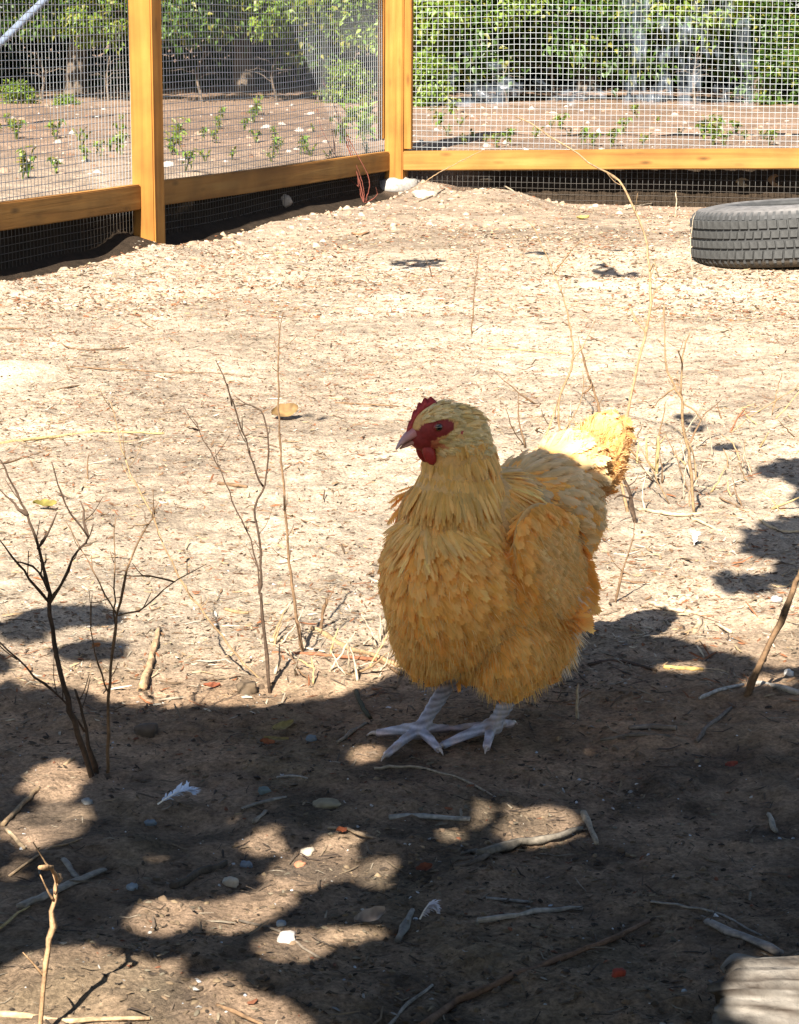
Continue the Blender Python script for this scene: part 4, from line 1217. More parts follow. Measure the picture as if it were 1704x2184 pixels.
    for (f, u, w, h_) in ((0.028, -0.0075, 0.0070, 0.0045), (0.038, -0.0080, 0.0056, 0.0036), (0.047, -0.0100, 0.0036, 0.0024), (0.053, -0.0120, 0.0010, 0.0010)):
        for j in range(8):
            a = 2 * math.pi * j / 8; V.append(hd(f, w * math.cos(a), u + h_ * math.sin(a)))
    F = [(i * 8 + j, i * 8 + (j + 1) % 8, (i + 1) * 8 + (j + 1) % 8, (i + 1) * 8 + j) for i in range(3) for j in range(8)] + [tuple(24 + j for j in range(8))]
    m3.add(V, F, (0.40, 0.20, 0.16)); link('lower_mandible', m3.mesh('lower_mandible', M_HORN), bk)
    # ---- wattles, ear lobes, eyes
    R = np.stack([h_f, h_l, h_u], 1)
    for s in (-1, 1):
        m2 = MB(); V, F = ellipsoid(hd(0.024, s * 0.0085, -0.024), (0.0072, 0.0030, 0.0125), R @ rotY(0.25), 14, 10)
        V = V + rg.normal(0, 0.0003, V.shape); m2.add(V, F, (0.30, 0.022, 0.018)); link('wattle', m2.mesh('wattle', M_FLESH), root)
        m2 = MB(); V, F = ellipsoid(hd(-0.0125, s * 0.0205, -0.010), (0.0035, 0.0022, 0.0062), R, 12, 8); m2.add(V, F, (0.30, 0.035, 0.03)); link('ear_lobe', m2.mesh('ear_lobe', M_FLESH), root)
        e = hd(0.0135, s * 0.0195, 0.0055)
        m2 = MB(); V, F = ellipsoid(e, (0.0062, 0.0030, 0.0050), R, 14, 10); m2.add(V, F, (0.20, 0.02, 0.018)); link('eyelid', m2.mesh('eyelid', M_FLESH), root)
        m2 = MB(); V, F = ellipsoid(e + h_l * s * 0.0012, (0.0046, 0.0030, 0.0044), R, 16, 12); m2.add(V, F, (0.10, 0.035, 0.012)); ey = link('eye', m2.mesh('eye', M_EYE), root)
        m2 = MB(); V, F = ellipsoid(e + h_l * s * 0.0027, (0.0034, 0.0018, 0.0033), R, 12, 8); m2.add(V, F, (0.004, 0.004, 0.004)); link('pupil', m2.mesh('pupil', M_EYE), ey)
build_hen()

# ------------------------------------------------------------------ sticks, stems, stones and other small things
TAN, PALE, DARKB, RUST, GREY, STRAWC, MID = (0.42, 0.27, 0.14), (0.58, 0.47, 0.33), (0.11, 0.07, 0.045), (0.34, 0.14, 0.07), (0.34, 0.30, 0.25), (0.60, 0.44, 0.20), (0.25, 0.15, 0.08)
def lying(label, pts, r0, r1, col, name='fallen_stick', cat='stick', seed=0, wob=0.0012, knots=2, flat=1.0, parent=None, lift=0.6):
    r0 *= 0.62; r1 *= 0.62; wob *= 0.5
    P = []
    for (px, py) in pts:
        p = hit(px, py); p[2] += lift * max(r0, r1); P.append(p)
    P = np.array(P); o0 = P[0].copy()
    L = np.linalg.norm(np.diff(P, axis=0), axis=1).sum()
    V, F = tube(P - o0, r0, r1, max(5, min(26, int(L / 0.012))), 7, wob, knots, seed + int(pts[0][0]), flat)
    rg = np.random.default_rng(seed + int(pts[0][1]))
    C = np.array(col) * (1 + 0.18 * rg.normal(0, 1, (len(V), 1)))
    mb = MB(); mb.add(V, F, np.clip(C, 0.01, 0.9))
    o = link(name, mb.mesh(name, M_STICK), parent, None if parent else tuple(o0))
    if parent: o.location = tuple(o0 - np.array(parent.location))
    if not parent: tag(o, label, cat)
    return o

def stem(label, main, branches, r0, r1, col, name='dry_sapling', cat='sapling', lean=0.0, seed=0, rb=0.5, stubs=True):
    """a rooted stem: main runs from the ground pixel upwards; branches share its plane with a little depth of their own"""
    rg = np.random.default_rng(seed + int(main[0][0])); r0 *= 0.50; r1 *= 0.55
    b = hit(*main[0]); Y = b[1]
    mid = {}
    def place(pts, Y0, dY):
        out = []
        n = len(pts)
        for i, (px, py) in enumerate(pts):
            out.append(at(px, py, Y0 + dY * i / max(1, n - 1)))
        return np.array(out)
    P = place(main, Y, lean); P[0] = b + np.array([0, 0, -0.01])
    def mesh(nm, P, r0, r1, sd, knots):
        L = np.linalg.norm(np.diff(P, axis=0), axis=1).sum()
        V, F = tube(P - b, r0, r1, max(6, min(40, int(L / 0.012))), 6, 0.0007, knots, sd)
        C = np.array(col) * (1 + 0.18 * rg.normal(0, 1, (len(V), 1)))
        m = MB(); m.add(V, F, np.clip(C, 0.01, 0.9))
        Cc = catmull(P - b, 30)
        for q in range(int(min(9, L / 0.045))):
            i = int(rg.integers(8, 29)); d = Cc[i] - Cc[i - 1]; d /= np.linalg.norm(d) + 1e-9
            d = d + rg.normal(0, 0.7, 3); d /= np.linalg.norm(d); l = rg.uniform(0.006, 0.035)
            V, F = tube([Cc[i], Cc[i] + d * l * 0.5 + rg.normal(0, 0.001, 3), Cc[i] + d * l + np.array([0, 0, 0.2 * l])], max(r1 * 0.7, 0.0006), 0.0004, 5, 4, 0, 0, sd + q)
            m.add(V, F, np.array(col) * rg.uniform(0.8, 1.2))
        return m.mesh(nm, M_STICK)
    o = link(name, mesh(name, P, r0, r1, seed + 1, 4), None, tuple(b))
    tag(o, label, cat)
    for k, pts in enumerate(branches):
        j = int(np.argmin([abs(px - pts[0][0]) + abs(py - pts[0][1]) for px, py in main]))
        Yb = P[j][1]
        Q = place(pts, Yb, rg.uniform(-0.05, 0.05))
        link('branch', mesh('branch', Q, r0 * rb, r1 * 0.8, seed + 7 * k, 3), o)
    return o

# rooted stems
stem('dark branching sapling at the left edge, forking widely above the shade line', [(200, 1655), (165, 1560), (140, 1480), (118, 1380), (105, 1290), (103, 1250), (80, 1170), (60, 1100), (30, 1040), (0, 980)],
     [[(105, 1290), (135, 1240), (165, 1175), (188, 1145), (150, 1090), (125, 1040), (110, 985)], [(188, 1145), (180, 1115), (172, 1070)], [(105, 1285), (60, 1230), (30, 1195), (-10, 1140)],
      [(103, 1260), (75, 1210), (30, 1197)], [(80, 1170), (95, 1150), (122, 1092)], [(103, 1250), (90, 1200), (88, 1225)], [(60, 1100), (35, 1082), (-5, 1040)]], 0.0068, 0.0013, DARKB, seed=11)
stem('slender twiggy sapling beside the dark forked one at the left', [(228, 1648), (230, 1540), (235, 1430), (250, 1313), (280, 1188), (325, 1103), (335, 1092)],
     [[(250, 1313), (300, 1300), (345, 1262), (372, 1241), (440, 1203)], [(250, 1313), (215, 1250), (182, 1188), (140, 1110)], [(246, 1330), (243, 1230), (247, 1103)], [(372, 1241), (330, 1232), (250, 1225)], [(232, 1480), (200, 1380), (190, 1260)]], 0.0042, 0.0010, MID, seed=12)
stem('short broken shoot in the sapling clump at the left', [(208, 1650), (180, 1540), (160, 1470)], [[(180, 1560), (130, 1490), (60, 1430), (0, 1370)]], 0.0050, 0.0022, DARKB, seed=13)
stem('long thin arching stem leaning left across the sunlit ground', [(575, 1450), (505, 1399), (440, 1313), (380, 1228), (325, 1103), (280, 1013), (260, 958), (245, 893), (232, 853)], [], 0.0030, 0.0012, TAN, name='bare_seedling', cat='seedling', lean=0.10, seed=14)
stem('Y forked dark sapling at the middle left with a hooked tip', [(577, 1478), (566, 1380), (557, 1279), (555, 1258), (557, 1208), (550, 1138), (542, 1088), (562, 1038), (570, 998), (567, 908), (555, 878), (530, 863), (502, 866)],
     [[(555, 1258), (550, 1208), (530, 1143), (510, 1103), (492, 1058), (475, 1013), (450, 968), (425, 918), (412, 893)], [(562, 1038), (545, 1003), (525, 948), (505, 878), (495, 853), (460, 768)], [(425, 918), (400, 912)], [(555, 1258), (548, 1240)], [(495, 866), (488, 830), (480, 815)]], 0.0046, 0.0013, DARKB, seed=15)
stem('tall straight bare stem right of the Y forked sapling', [(648, 1390), (635, 1328), (620, 1233), (612, 1133), (602, 1008), (595, 908), (593, 768), (597, 700)], [[(646, 1380), (640, 1345), (638, 1328)]], 0.0042, 0.0014, MID, name='bare_seedling', cat='seedling', lean=0.04, seed=16)
stem('short stub of cut stem left of the hen', [(683, 1340), (690, 1305), (696, 1275)], [], 0.0042, 0.0030, MID, name='cut_stub', cat='stub', seed=17)
stem('tall arching dry stalk bending over from behind the hen', [(1342, 1092), (1322, 1000), (1333, 909), (1356, 794), (1375, 720), (1388, 650), (1385, 580), (1378, 510), (1345, 430), (1320, 385), (1280, 360), (1220, 320), (1165, 285), (1130, 262), (1100, 250)],
     [[(1388, 650), (1400, 620), (1425, 595)], [(1378, 710), (1352, 675), (1340, 650)], [(1385, 580), (1395, 560), (1405, 590)]], 0.0058, 0.0016, TAN, name='dry_stalk', cat='stalk', lean=0.35, seed=18)
stem('pale crooked stem rising just left of the hen tail', [(1197, 935), (1192, 858), (1222, 768), (1217, 703), (1202, 638), (1182, 583), (1142, 493), (1117, 463)], [[(1182, 583), (1210, 545), (1242, 508)], [(1222, 768), (1245, 735), (1262, 700)], [(1197, 928), (1232, 873), (1244, 823), (1242, 790)], [(1244, 823), (1262, 823)]], 0.0045, 0.0015, TAN, seed=19, lean=0.08)
stem('dark thick broken stem behind the hen tail', [(1282, 905), (1275, 860), (1252, 793), (1237, 738)], [[(1252, 793), (1262, 822), (1242, 840)]], 0.0060, 0.0030, MID, name='bare_seedling', cat='seedling', seed=20)
stem('pale forked sapling right of the hen tail', [(1483, 1096), (1471, 986), (1457, 904), (1452, 849), (1438, 829), (1422, 778), (1417, 710), (1417, 648)], [[(1452, 849), (1454, 773), (1462, 735), (1472, 708)], [(1456, 860), (1480, 875), (1497, 896)], [(1438, 829), (1410, 850), (1390, 870)], [(1454, 773), (1446, 745)]], 0.0056, 0.0014, TAN, seed=21)
stem('dark woody stump shoot behind the hen rump', [(1356, 1115), (1345, 1063), (1330, 1020), (1315, 973)], [[(1345, 1063), (1325, 1055), (1310, 1065)]], 0.0060, 0.0030, DARKB, name='bare_seedling', cat='seedling', seed=22)
stem('upright pale stalk pair right of the tall arching stalk', [(1398, 1010), (1404, 960), (1405, 930)], [[(1398, 1005), (1380, 975), (1378, 930)]], 0.0055, 0.0040, STRAWC, name='dry_stalk', cat='stalk', seed=23)
stem('short upright twig standing alone in the sunlit middle ground', [(1005, 712), (1012, 620), (1022, 532)], [], 0.0036, 0.0018, MID, name='dry_twig', cat='twig', seed=24)
stem('small bent twig left of the upright twig', [(925, 592), (915, 570), (903, 545)], [], 0.0028, 0.0016, DARKB, name='dry_twig', cat='twig', seed=25)
stem('thick slanting stick stuck in the ground at the right edge', [(1586, 1482), (1620, 1420), (1660, 1340), (1690, 1260), (1710, 1215)], [[(1620, 1420), (1640, 1385)]], 0.0075, 0.0050, MID, name='leaning_stick', cat='stick', seed=26)
fg = stem('pale knobbly stalk in the bottom left foreground', [(84, 2230), (92, 2120), (100, 2040), (108, 1990), (116, 1920), (121, 1882)], [[(121, 1882), (116, 1862), (108, 1848), (84, 1850)], [(121, 1882), (130, 1874)], [(121, 1884), (128, 1866)]], 0.0044, 0.0034, (0.52, 0.32, 0.17), name='dry_stalk', cat='stalk', seed=27, rb=0.75)
stem('small dark crooked twig at the left end of the straw, upright', [(188, 1022), (186, 990), (190, 968)], [], 0.0024, 0.0012, MID, name='dry_twig', cat='twig', seed=28)
stem('reddish twig right of the pale forked sapling', [(1550, 920), (1575, 890), (1590, 870)], [[(1575, 890), (1600, 878)]], 0.0036, 0.0018, RUST, name='dry_twig', cat='twig', seed=29)
stem('long thin stem slanting up to the right edge', [(1545, 925), (1600, 890), (1660, 850), (1720, 820)], [], 0.0026, 0.0014, TAN, name='bare_seedling', cat='seedling', seed=30)
stem('short pale peg standing right of the hen in the shade', [(1231, 1532), (1229, 1495), (1234, 1460)], [], 0.0030, 0.0026, PALE, name='dry_twig', cat='twig', seed=31)
stem('thin brown twig lying up against the hen rump', [(1309, 1284), (1330, 1210), (1353, 1138)], [], 0.0026, 0.0014, MID, name='dry_twig', cat='twig', seed=32)
stem('thin pale twig in front of the tyre, left side', [(1478, 590), (1472, 520), (1480, 460)], [], 0.0040, 0.0020, PALE, name='dry_twig', cat='twig', lean=0.0, seed=33)
stem('short pale twig by the trench left of the tyre', [(1440, 460), (1443, 435), (1441, 412)], [[(1440, 455), (1450, 440)]], 0.0055, 0.0035, PALE, name='dry_twig', cat='twig', seed=34)
# red stemmed shrub at the corner
stem('red stemmed bare shrub at the foot of the corner post', [(777, 432), (765, 380), (730, 281), (715, 233), (703, 198), (690, 178)],
     [[(777, 430), (773, 391), (748, 318), (717, 235)], [(775, 432), (769, 416), (765, 399), (734, 372), (730, 347), (715, 331), (686, 275), (677, 233)], [(780, 430), (786, 380), (744, 296), (707, 203)], [(765, 399), (762, 370), (756, 350)], [(778, 432), (795, 425), (806, 412)], [(715, 331), (712, 300), (708, 275)]], 0.0062, 0.0022, (0.24, 0.07, 0.045), name='bare_shrub', cat='shrub', seed=35, rb=0.75)
stem('long straw coloured stick leaning against the rail by the corner', [(885, 398), (930, 372), (980, 345), (1030, 320)], [], 0.0050, 0.0030, TAN, name='leaning_stick', cat='stick', lean=0.08, seed=36)

# tangle of thin dry stems behind and right of the hen
def brush(label, px0, px1, py0, py1, n, hmin, hmax, seed):
    rg = np.random.default_rng(seed)
    o0 = hit((px0 + px1) / 2, (py0 + py1) / 2); root = tag(empty('dry_brush', tuple(o0)), label, 'brush')
    for k in range(n):
        b = hit(rg.uniform(px0, px1), rg.uniform(py0, py1)); L = rg.uniform(hmin, hmax)
        a = rg.uniform(0, 6.28); t = rg.uniform(0.15, 1.3)
        d = np.array([math.cos(a) * math.sin(t), math.sin(a) * math.sin(t), math.cos(t)]) * L
        V, F = tube([b - o0, b - o0 + d * 0.5 + rg.normal(0, 0.05 * L, 3), b - o0 + d], rg.uniform(0.0010, 0.0021), 0.0006, 9, 5, 0.0006, 2, seed + k)
        V[:, 2] = np.maximum(V[:, 2], -0.02)
        m = MB(); m.add(V, F, np.array([TAN, PALE, MID, STRAWC][int(rg.integers(0, 4))]) * rg.uniform(0.8, 1.15))
        link('stem', m.mesh('stem', M_STICK), root)
brush('tangle of thin dry stems right of the hen tail', 1350, 1500, 930, 1110, 26, 0.04, 0.13, 801)
brush('low tangle of broken stems at the right edge in the sun', 1500, 1700, 860, 1120, 20, 0.03, 0.10, 802)
brush('sparse dry stems behind the hen neck', 1100, 1230, 850, 960, 9, 0.04, 0.12, 803)
brush('broken dry stems at the shade line left of the hen', 560, 830, 1340, 1460, 22, 0.02, 0.06, 804)
# lying sticks
LY = [('long brown twig lying flat left of centre in the sun', [(150, 783), (360, 795), (470, 798), (565, 810)], 0.0042, 0.0022, MID),
      ('yellow straw stalk running in from the left edge', [(-10, 948), (130, 932), (215, 922), (350, 926)], 0.0044, 0.0030, STRAWC),
      ('thin twig crossing below the yellow straw stalk', [(-10, 994), (60, 975), (120, 955)], 0.0024, 0.0014, MID),
      ('reddish stick lying left of the hen feet', [(580, 1394), (700, 1400), (842, 1413)], 0.0036, 0.0030, RUST),
      ('thick tan stick running under the hen from the left', [(665, 1342), (740, 1385), (790, 1398), (850, 1424)], 0.0062, 0.0048, TAN),
      ('dark stick tip poking out at the hen belly', [(800, 1405), (830, 1425), (856, 1442)], 0.0032, 0.0024, MID),
      ('short dark twig behind the Y forked sapling', [(465, 1033), (495, 1037), (527, 1041)], 0.0046, 0.0040, MID),
      ('thin forked twig right of the Y forked sapling', [(550, 1090), (610, 1098), (645, 1110), (680, 1124)], 0.0026, 0.0016, MID),
      ('stout bark covered stick end at the shade line on the left', [(303, 1472), (318, 1425), (338, 1346)], 0.0105, 0.0050, (0.55, 0.36, 0.20)),
      ('dark thick stick in the shade left of the light patches', [(368, 1895), (420, 1868), (482, 1843)], 0.0058, 0.0046, (0.13, 0.10, 0.075)),
      ('flat grey stick by the foreground stalk', [(45, 1940), (120, 1905), (222, 1860)], 0.0075, 0.0058, GREY),
      ('thin straw running off the left edge below the flat grey stick', [(-10, 1990), (40, 1950), (62, 1935)], 0.0024, 0.0018, STRAWC),
      ('short grey stick leaning on the flat grey stick', [(135, 1835), (152, 1858), (168, 1880)], 0.0046, 0.0040, GREY),
      ('big curved brown branch across the bottom centre', [(900, 2195), (960, 2150), (1040, 2110), (1180, 2055), (1300, 2010), (1383, 1969)], 0.0062, 0.0034, (0.24, 0.14, 0.085)),
      ('thick grey forked branch under the bright patch', [(1025, 1828), (1100, 1806), (1180, 1795), (1238, 1774)], 0.0095, 0.0052, (0.26, 0.22, 0.17)),
      ('broken splinter at the left of the grey forked branch', [(968, 1853), (1000, 1845), (1042, 1826)], 0.0042, 0.0034, (0.16, 0.12, 0.09)),
      ('pale straight stick left of the bright patch', [(830, 1747), (920, 1746), (1002, 1750)], 0.0046, 0.0040, (0.42, 0.40, 0.36)),
      ('thin curved twig in front of the hen feet', [(798, 1640), (850, 1636), (900, 1640), (980, 1662), (1040, 1692), (1092, 1725)], 0.0026, 0.0018, (0.44, 0.36, 0.26)),
      ('twig crossing the middle light patch', [(700, 1768), (745, 1772), (790, 1788), (905, 1810)], 0.0028, 0.0024, (0.42, 0.30, 0.19)),
      ('grey splintered slat pointing at the log', [(1508, 1969), (1580, 2002), (1665, 2040)], 0.0064, 0.0070, (0.36, 0.32, 0.29)),
      ('thin twig above the grey slat at the lower right', [(1388, 1925), (1470, 1938), (1540, 1955), (1620, 1995), (1710, 2018)], 0.0026, 0.0018, GREY),
      ('pale bark strip at the lower centre right', [(1018, 1967), (1100, 1955), (1170, 1945), (1242, 1941)], 0.0042, 0.0030, (0.44, 0.40, 0.35)),
      ('short pale twig above the bark strip', [(1036, 1917), (1085, 1922), (1132, 1926)], 0.0022, 0.0020, (0.46, 0.43, 0.40)),
      ('short pale stick right of the bright patch', [(1243, 1735), (1256, 1765), (1272, 1802)], 0.0050, 0.0042, (0.46, 0.38, 0.28)),
      ('small pale stick at the lower right edge', [(1640, 1740), (1648, 1758), (1656, 1777)], 0.0044, 0.0040, (0.44, 0.38, 0.30)),
      ('horizontal stick in the shade right of the hen', [(1342, 1556), (1390, 1553), (1442, 1556)], 0.0050, 0.0046, (0.30, 0.24, 0.19)),
      ('thin dark stick below the horizontal stick', [(1280, 1580), (1350, 1570), (1430, 1572)], 0.0028, 0.0024, (0.22, 0.18, 0.14)),
      ('bleached twig at the foot of the slanting stick', [(1492, 1492), (1530, 1474), (1585, 1462)], 0.0036, 0.0030, (0.50, 0.48, 0.45)),
      ('bleached stick running off right from the slanting stick', [(1598, 1456), (1650, 1466), (1712, 1482)], 0.0046, 0.0040, (0.50, 0.46, 0.40)),
      ('dark forked stick in the shade at the right', [(1485, 1585), (1510, 1550), (1560, 1512)], 0.0042, 0.0034, (0.24, 0.19, 0.15)),
      ('long pale straw branch in the sun at the right', [(1358, 1088), (1400, 1094), (1471, 1100), (1581, 1090), (1620, 1110), (1660, 1133), (1712, 1136)], 0.0048, 0.0034, (0.66, 0.52, 0.33)),
      ('short straw beside the long pale branch', [(1470, 1103), (1510, 1122), (1540, 1135)], 0.0036, 0.0030, (0.66, 0.52, 0.33)),
      ('thin brown twig ending above the right shadow blob', [(1535, 1063), (1575, 1083), (1605, 1108)], 0.0030, 0.0018, MID),
      ('pale peeled stick in the lit strip right of the hen', [(1385, 1448 - 160), (1430, 1302), (1490, 1312), (1560, 1352)], 0.0044, 0.0034, (0.66, 0.50, 0.34)),
      ('straw stalks lying in the lit patch at the left edge', [(5, 1762), (75, 1690), (158, 1618)], 0.0040, 0.0034, (0.48, 0.33, 0.19)),
      ('kinked twig along the lower rim of the left lit patch', [(20, 1870), (80, 1830), (100, 1812), (150, 1800), (175, 1790)], 0.0024, 0.0018, (0.40, 0.28, 0.17)),
      ('small pale stick at the left edge of the lit patch', [(12, 1770), (32, 1790), (52, 1812)], 0.0034, 0.0030, (0.46, 0.33, 0.20)),
      ('upright looking grey stick lying at the bottom centre', [(848, 2012), (862, 1980), (880, 1945)], 0.0046, 0.0040, (0.30, 0.28, 0.25)),
      ('thin stick at the bottom edge left of the curved branch', [(820, 2200), (865, 2150), (922, 2104)], 0.0028, 0.0022, (0.36, 0.32, 0.27)),
      ('thin brown stick in the big lit patch at the bottom', [(462, 2145), (500, 2162), (560, 2188)], 0.0026, 0.0020, MID),
      ('long thin twig below the white pebble', [(510, 1965), (600, 1990), (650, 2025), (690, 2048)], 0.0020, 0.0016, (0.20, 0.16, 0.12)),
      ('pale straw end along the very bottom left', [(-10, 2165), (60, 2172), (150, 2180), (320, 2176)], 0.0044, 0.0028, (0.56, 0.38, 0.22)),
      ('thin straw slanting in the upper left middle ground', [(215, 632), (300, 685), (382, 735)], 0.0032, 0.0022, TAN),
      ('straw twigs at the left edge of the middle ground', [(-10, 700), (75, 706), (160, 745), (275, 742)], 0.0034, 0.0026, MID),
      ('pale wood sliver right of centre under the tyre', [(1520, 713), (1550, 706), (1588, 700)], 0.0056, 0.0040, (0.66, 0.50, 0.32)),
      ('thin brown twig right of the crooked pale stem', [(1200, 688), (1260, 720), (1318, 746)], 0.0034, 0.0018, MID),
      ('straw stalk lying above the hen head', [(1040, 744), (1120, 748), (1212, 756)], 0.0030, 0.0022, STRAWC),
      ('brown twig left of the hen comb', [(715, 860), (770, 863), (850, 868)], 0.0040, 0.0026, MID),
      ('brown bark twig left below the long flat twig', [(122, 832), (165, 824), (232, 815)], 0.0044, 0.0030, MID),
      ('pale stick lying on the corner soil heap', [(1005, 388), (1045, 384), (1075, 398), (1112, 420)], 0.0085, 0.0050, (0.62, 0.48, 0.32)),
      ('grey stick end at the stone by the corner', [(890, 432), (920, 420), (948, 404)], 0.0080, 0.0050, (0.34, 0.26, 0.18)),
      ('thin pale stick by the trench in the middle right', [(1330, 447), (1360, 440), (1392, 434)], 0.0050, 0.0036, PALE),
      ('flat bark chip in the upper middle ground', [(752, 500), (768, 502), (786, 498)], 0.0120, 0.0080, (0.38, 0.20, 0.10)),
      ('dark curved twig left of the hen on the shade line', [(480, 1300), (505, 1306), (530, 1308)], 0.0036, 0.0028, TAN),
      ('short chunky wood chip left of the tall straight stem', [(598, 1312), (610, 1300), (625, 1280)], 0.0044, 0.0034, PALE),
      ('pale split stick among the litter left of the hen', [(575, 1370), (605, 1362), (638, 1345)], 0.0048, 0.0040, PALE),
      ('grey twig in the shade left of the hen feet', [(720, 1585), (750, 1565), (780, 1545)], 0.0034, 0.0030, (0.32, 0.27, 0.21)),
      ('dark green stalk stub in the shade left of the hen', [(760, 1478), (772, 1510), (790, 1535)], 0.0050, 0.0040, (0.075, 0.07, 0.04)),
      ('small grey stick above the middle light patch', [(590, 1660), (620, 1658), (655, 1662)], 0.0024, 0.0020, (0.40, 0.37, 0.33)),
      ('flat grey sliver below the small pale feather', [(515, 1728), (560, 1712), (610, 1702)], 0.0038, 0.0030, (0.32, 0.29, 0.25)),
      ('short square ended stick right of the grey sliver', [(540, 1758), (552, 1745), (566, 1732)], 0.0042, 0.0040, (0.34, 0.29, 0.23)),
      ('dark stick among the soil under the hen tail shade', [(1255, 1420), (1320, 1412), (1400, 1432)], 0.0040, 0.0030, DARKB),
      ('yellowish stick in the lit strip at the shade edge', [(1415, 1425), (1450, 1428), (1500, 1430)], 0.0044, 0.0038, (0.60, 0.40, 0.14)),
      ('small stick stub near the hen right of its feet', [(1480, 1352), (1488, 1340), (1495, 1325)], 0.0055, 0.0045, (0.62, 0.46, 0.30))]
for i, (lab, pts, r0, r1, col) in enumerate(LY):
    lying(lab, pts, r0, r1, col, seed=700 + i, flat=0.55 if 'flat' in lab or 'chip' in lab or 'slat' in lab or 'sliver' in lab else 1.0)
lying('', [(1040, 1828), (1010, 1820), (985, 1825)], 0.0050, 0.0020, (0.24, 0.20, 0.15), name='branch', parent=[o for o in COL.objects if o.get('label') == 'thick grey forked branch under the bright patch'][0], seed=990)

def stone(label, px, py, w, h, d, col, seed, name='pebble', cat='pebble', sink=0.36, rough=0.26):
    """w, d, h in metres"""
    rg = np.random.default_rng(seed)
    V, F = ellipsoid((0, 0, 0), (1, 1, 1), None, 18, 12)
    nz = 1 + rough * 2 * fbm(V[:, 0] * 1.7 + seed, V[:, 1] * 1.7 + V[:, 2] * 1.3, seed, 3)
    nz2 = 1 + rough * vnoise(V[:, 2] * 3 + seed, V[:, 0] * 3, seed + 5)
    V = V * (nz * nz2)[:, None]
    V = np.sign(V) * np.abs(V) ** 0.75
    V = V * np.array([w, d, h]) / 2
    c = np.array(col) * (1 + 0.18 * fbm(V[:, 0] / w * 5, V[:, 1] / d * 5 + V[:, 2] / h * 4, seed + 9, 2)[:, None])
    m = MB(); m.add(V, F, np.clip(c, 0.01, 0.92))
    p = hit(px, py)
    o = link(name, m.mesh(name, M_STONE), None, (p[0], p[1] + d * 0.3, p[2] + h * (0.5 - sink)))
    o.rotation_euler = (0, 0, rg.uniform(-0.5, 0.5))
    tag(o, label, cat)
    return o
stone('pale flat stone under the corner post', 850, 402, 0.20, 0.085, 0.17, (0.46, 0.42, 0.37), 41, 'stone', 'stone', 0.4)
stone('cream stone chip right of the corner post stone', 905, 420, 0.09, 0.04, 0.07, (0.72, 0.60, 0.45), 42, 'stone', 'stone')
stone('white lumpy pebble in the lit patch at the bottom centre left', 612, 2012, 0.017, 0.012, 0.014, (0.62, 0.54, 0.48), 43, rough=0.35)
stone('cream pebble in the long middle light patch', 655, 1824, 0.013, 0.009, 0.012, (0.62, 0.52, 0.40), 44, rough=0.3)
stone('pale tan pebble at the left tip of the lower light patch', 490, 1890, 0.015, 0.010, 0.012, (0.74, 0.64, 0.50), 45)
stone('blue grey pebble left of the hen feet', 663, 1580, 0.013, 0.008, 0.011, (0.20, 0.24, 0.27), 46)
stone('blue green pebble above the middle light patch', 563, 1692, 0.012, 0.009, 0.011, (0.17, 0.22, 0.22), 47)
stone('flat tan stone above the middle light patch', 695, 1722, 0.030, 0.008, 0.022, (0.34, 0.29, 0.19), 48, sink=0.35)
stone('light blue pebble between the lower light patches', 600, 1975, 0.009, 0.007, 0.008, (0.38, 0.44, 0.50), 49)
stone('white pebble on the shade edge at the right of the hen', 1683, 1440, 0.012, 0.009, 0.010, (0.82, 0.78, 0.72), 50)
stone('grey pebble in the dark blob at the right edge', 1656, 1282, 0.014, 0.009, 0.012, (0.52, 0.53, 0.53), 51)
stone('blueish pebble left of the lower light patches', 320, 1760, 0.012, 0.008, 0.010, (0.24, 0.29, 0.33), 52)
stone('small blue pebble near the dark thick stick', 282, 1898, 0.010, 0.008, 0.009, (0.34, 0.41, 0.48), 53)
stone('grey blue pebble pair member right of the dark stick', 525, 1850, 0.011, 0.008, 0.010, (0.30, 0.35, 0.41), 54)
stone('reddish stone fragment in the middle light patch', 640, 1848, 0.012, 0.006, 0.009, (0.52, 0.22, 0.12), 55)
stone('white stone lying in the sun above the pale forked sapling', 1265, 612, 0.075, 0.020, 0.05, (0.80, 0.70, 0.56), 56, 'stone', 'stone', 0.45)
stone('white pebble in the shade by the left saplings', 185, 1715, 0.011, 0.008, 0.009, (0.40, 0.40, 0.39), 57)
stone('pale stone at the foot of the left fence trench', 605, 440, 0.060, 0.055, 0.05, (0.52, 0.42, 0.32), 58, 'stone', 'stone', 0.2)
stone('dark round clod at the shade line left of the Y sapling', 525, 1478, 0.026, 0.020, 0.022, (0.17, 0.12, 0.075), 59, 'clod', 'clod')
stone('dark earth lump in the shade beside the left saplings', 310, 1568, 0.026, 0.018, 0.022, (0.15, 0.11, 0.08), 60, 'clod', 'clod')
stone('small red and white fragment right of the curved branch', 1321, 2082, 0.012, 0.009, 0.010, (0.40, 0.07, 0.04), 62, 'red_fragment', 'fragment')

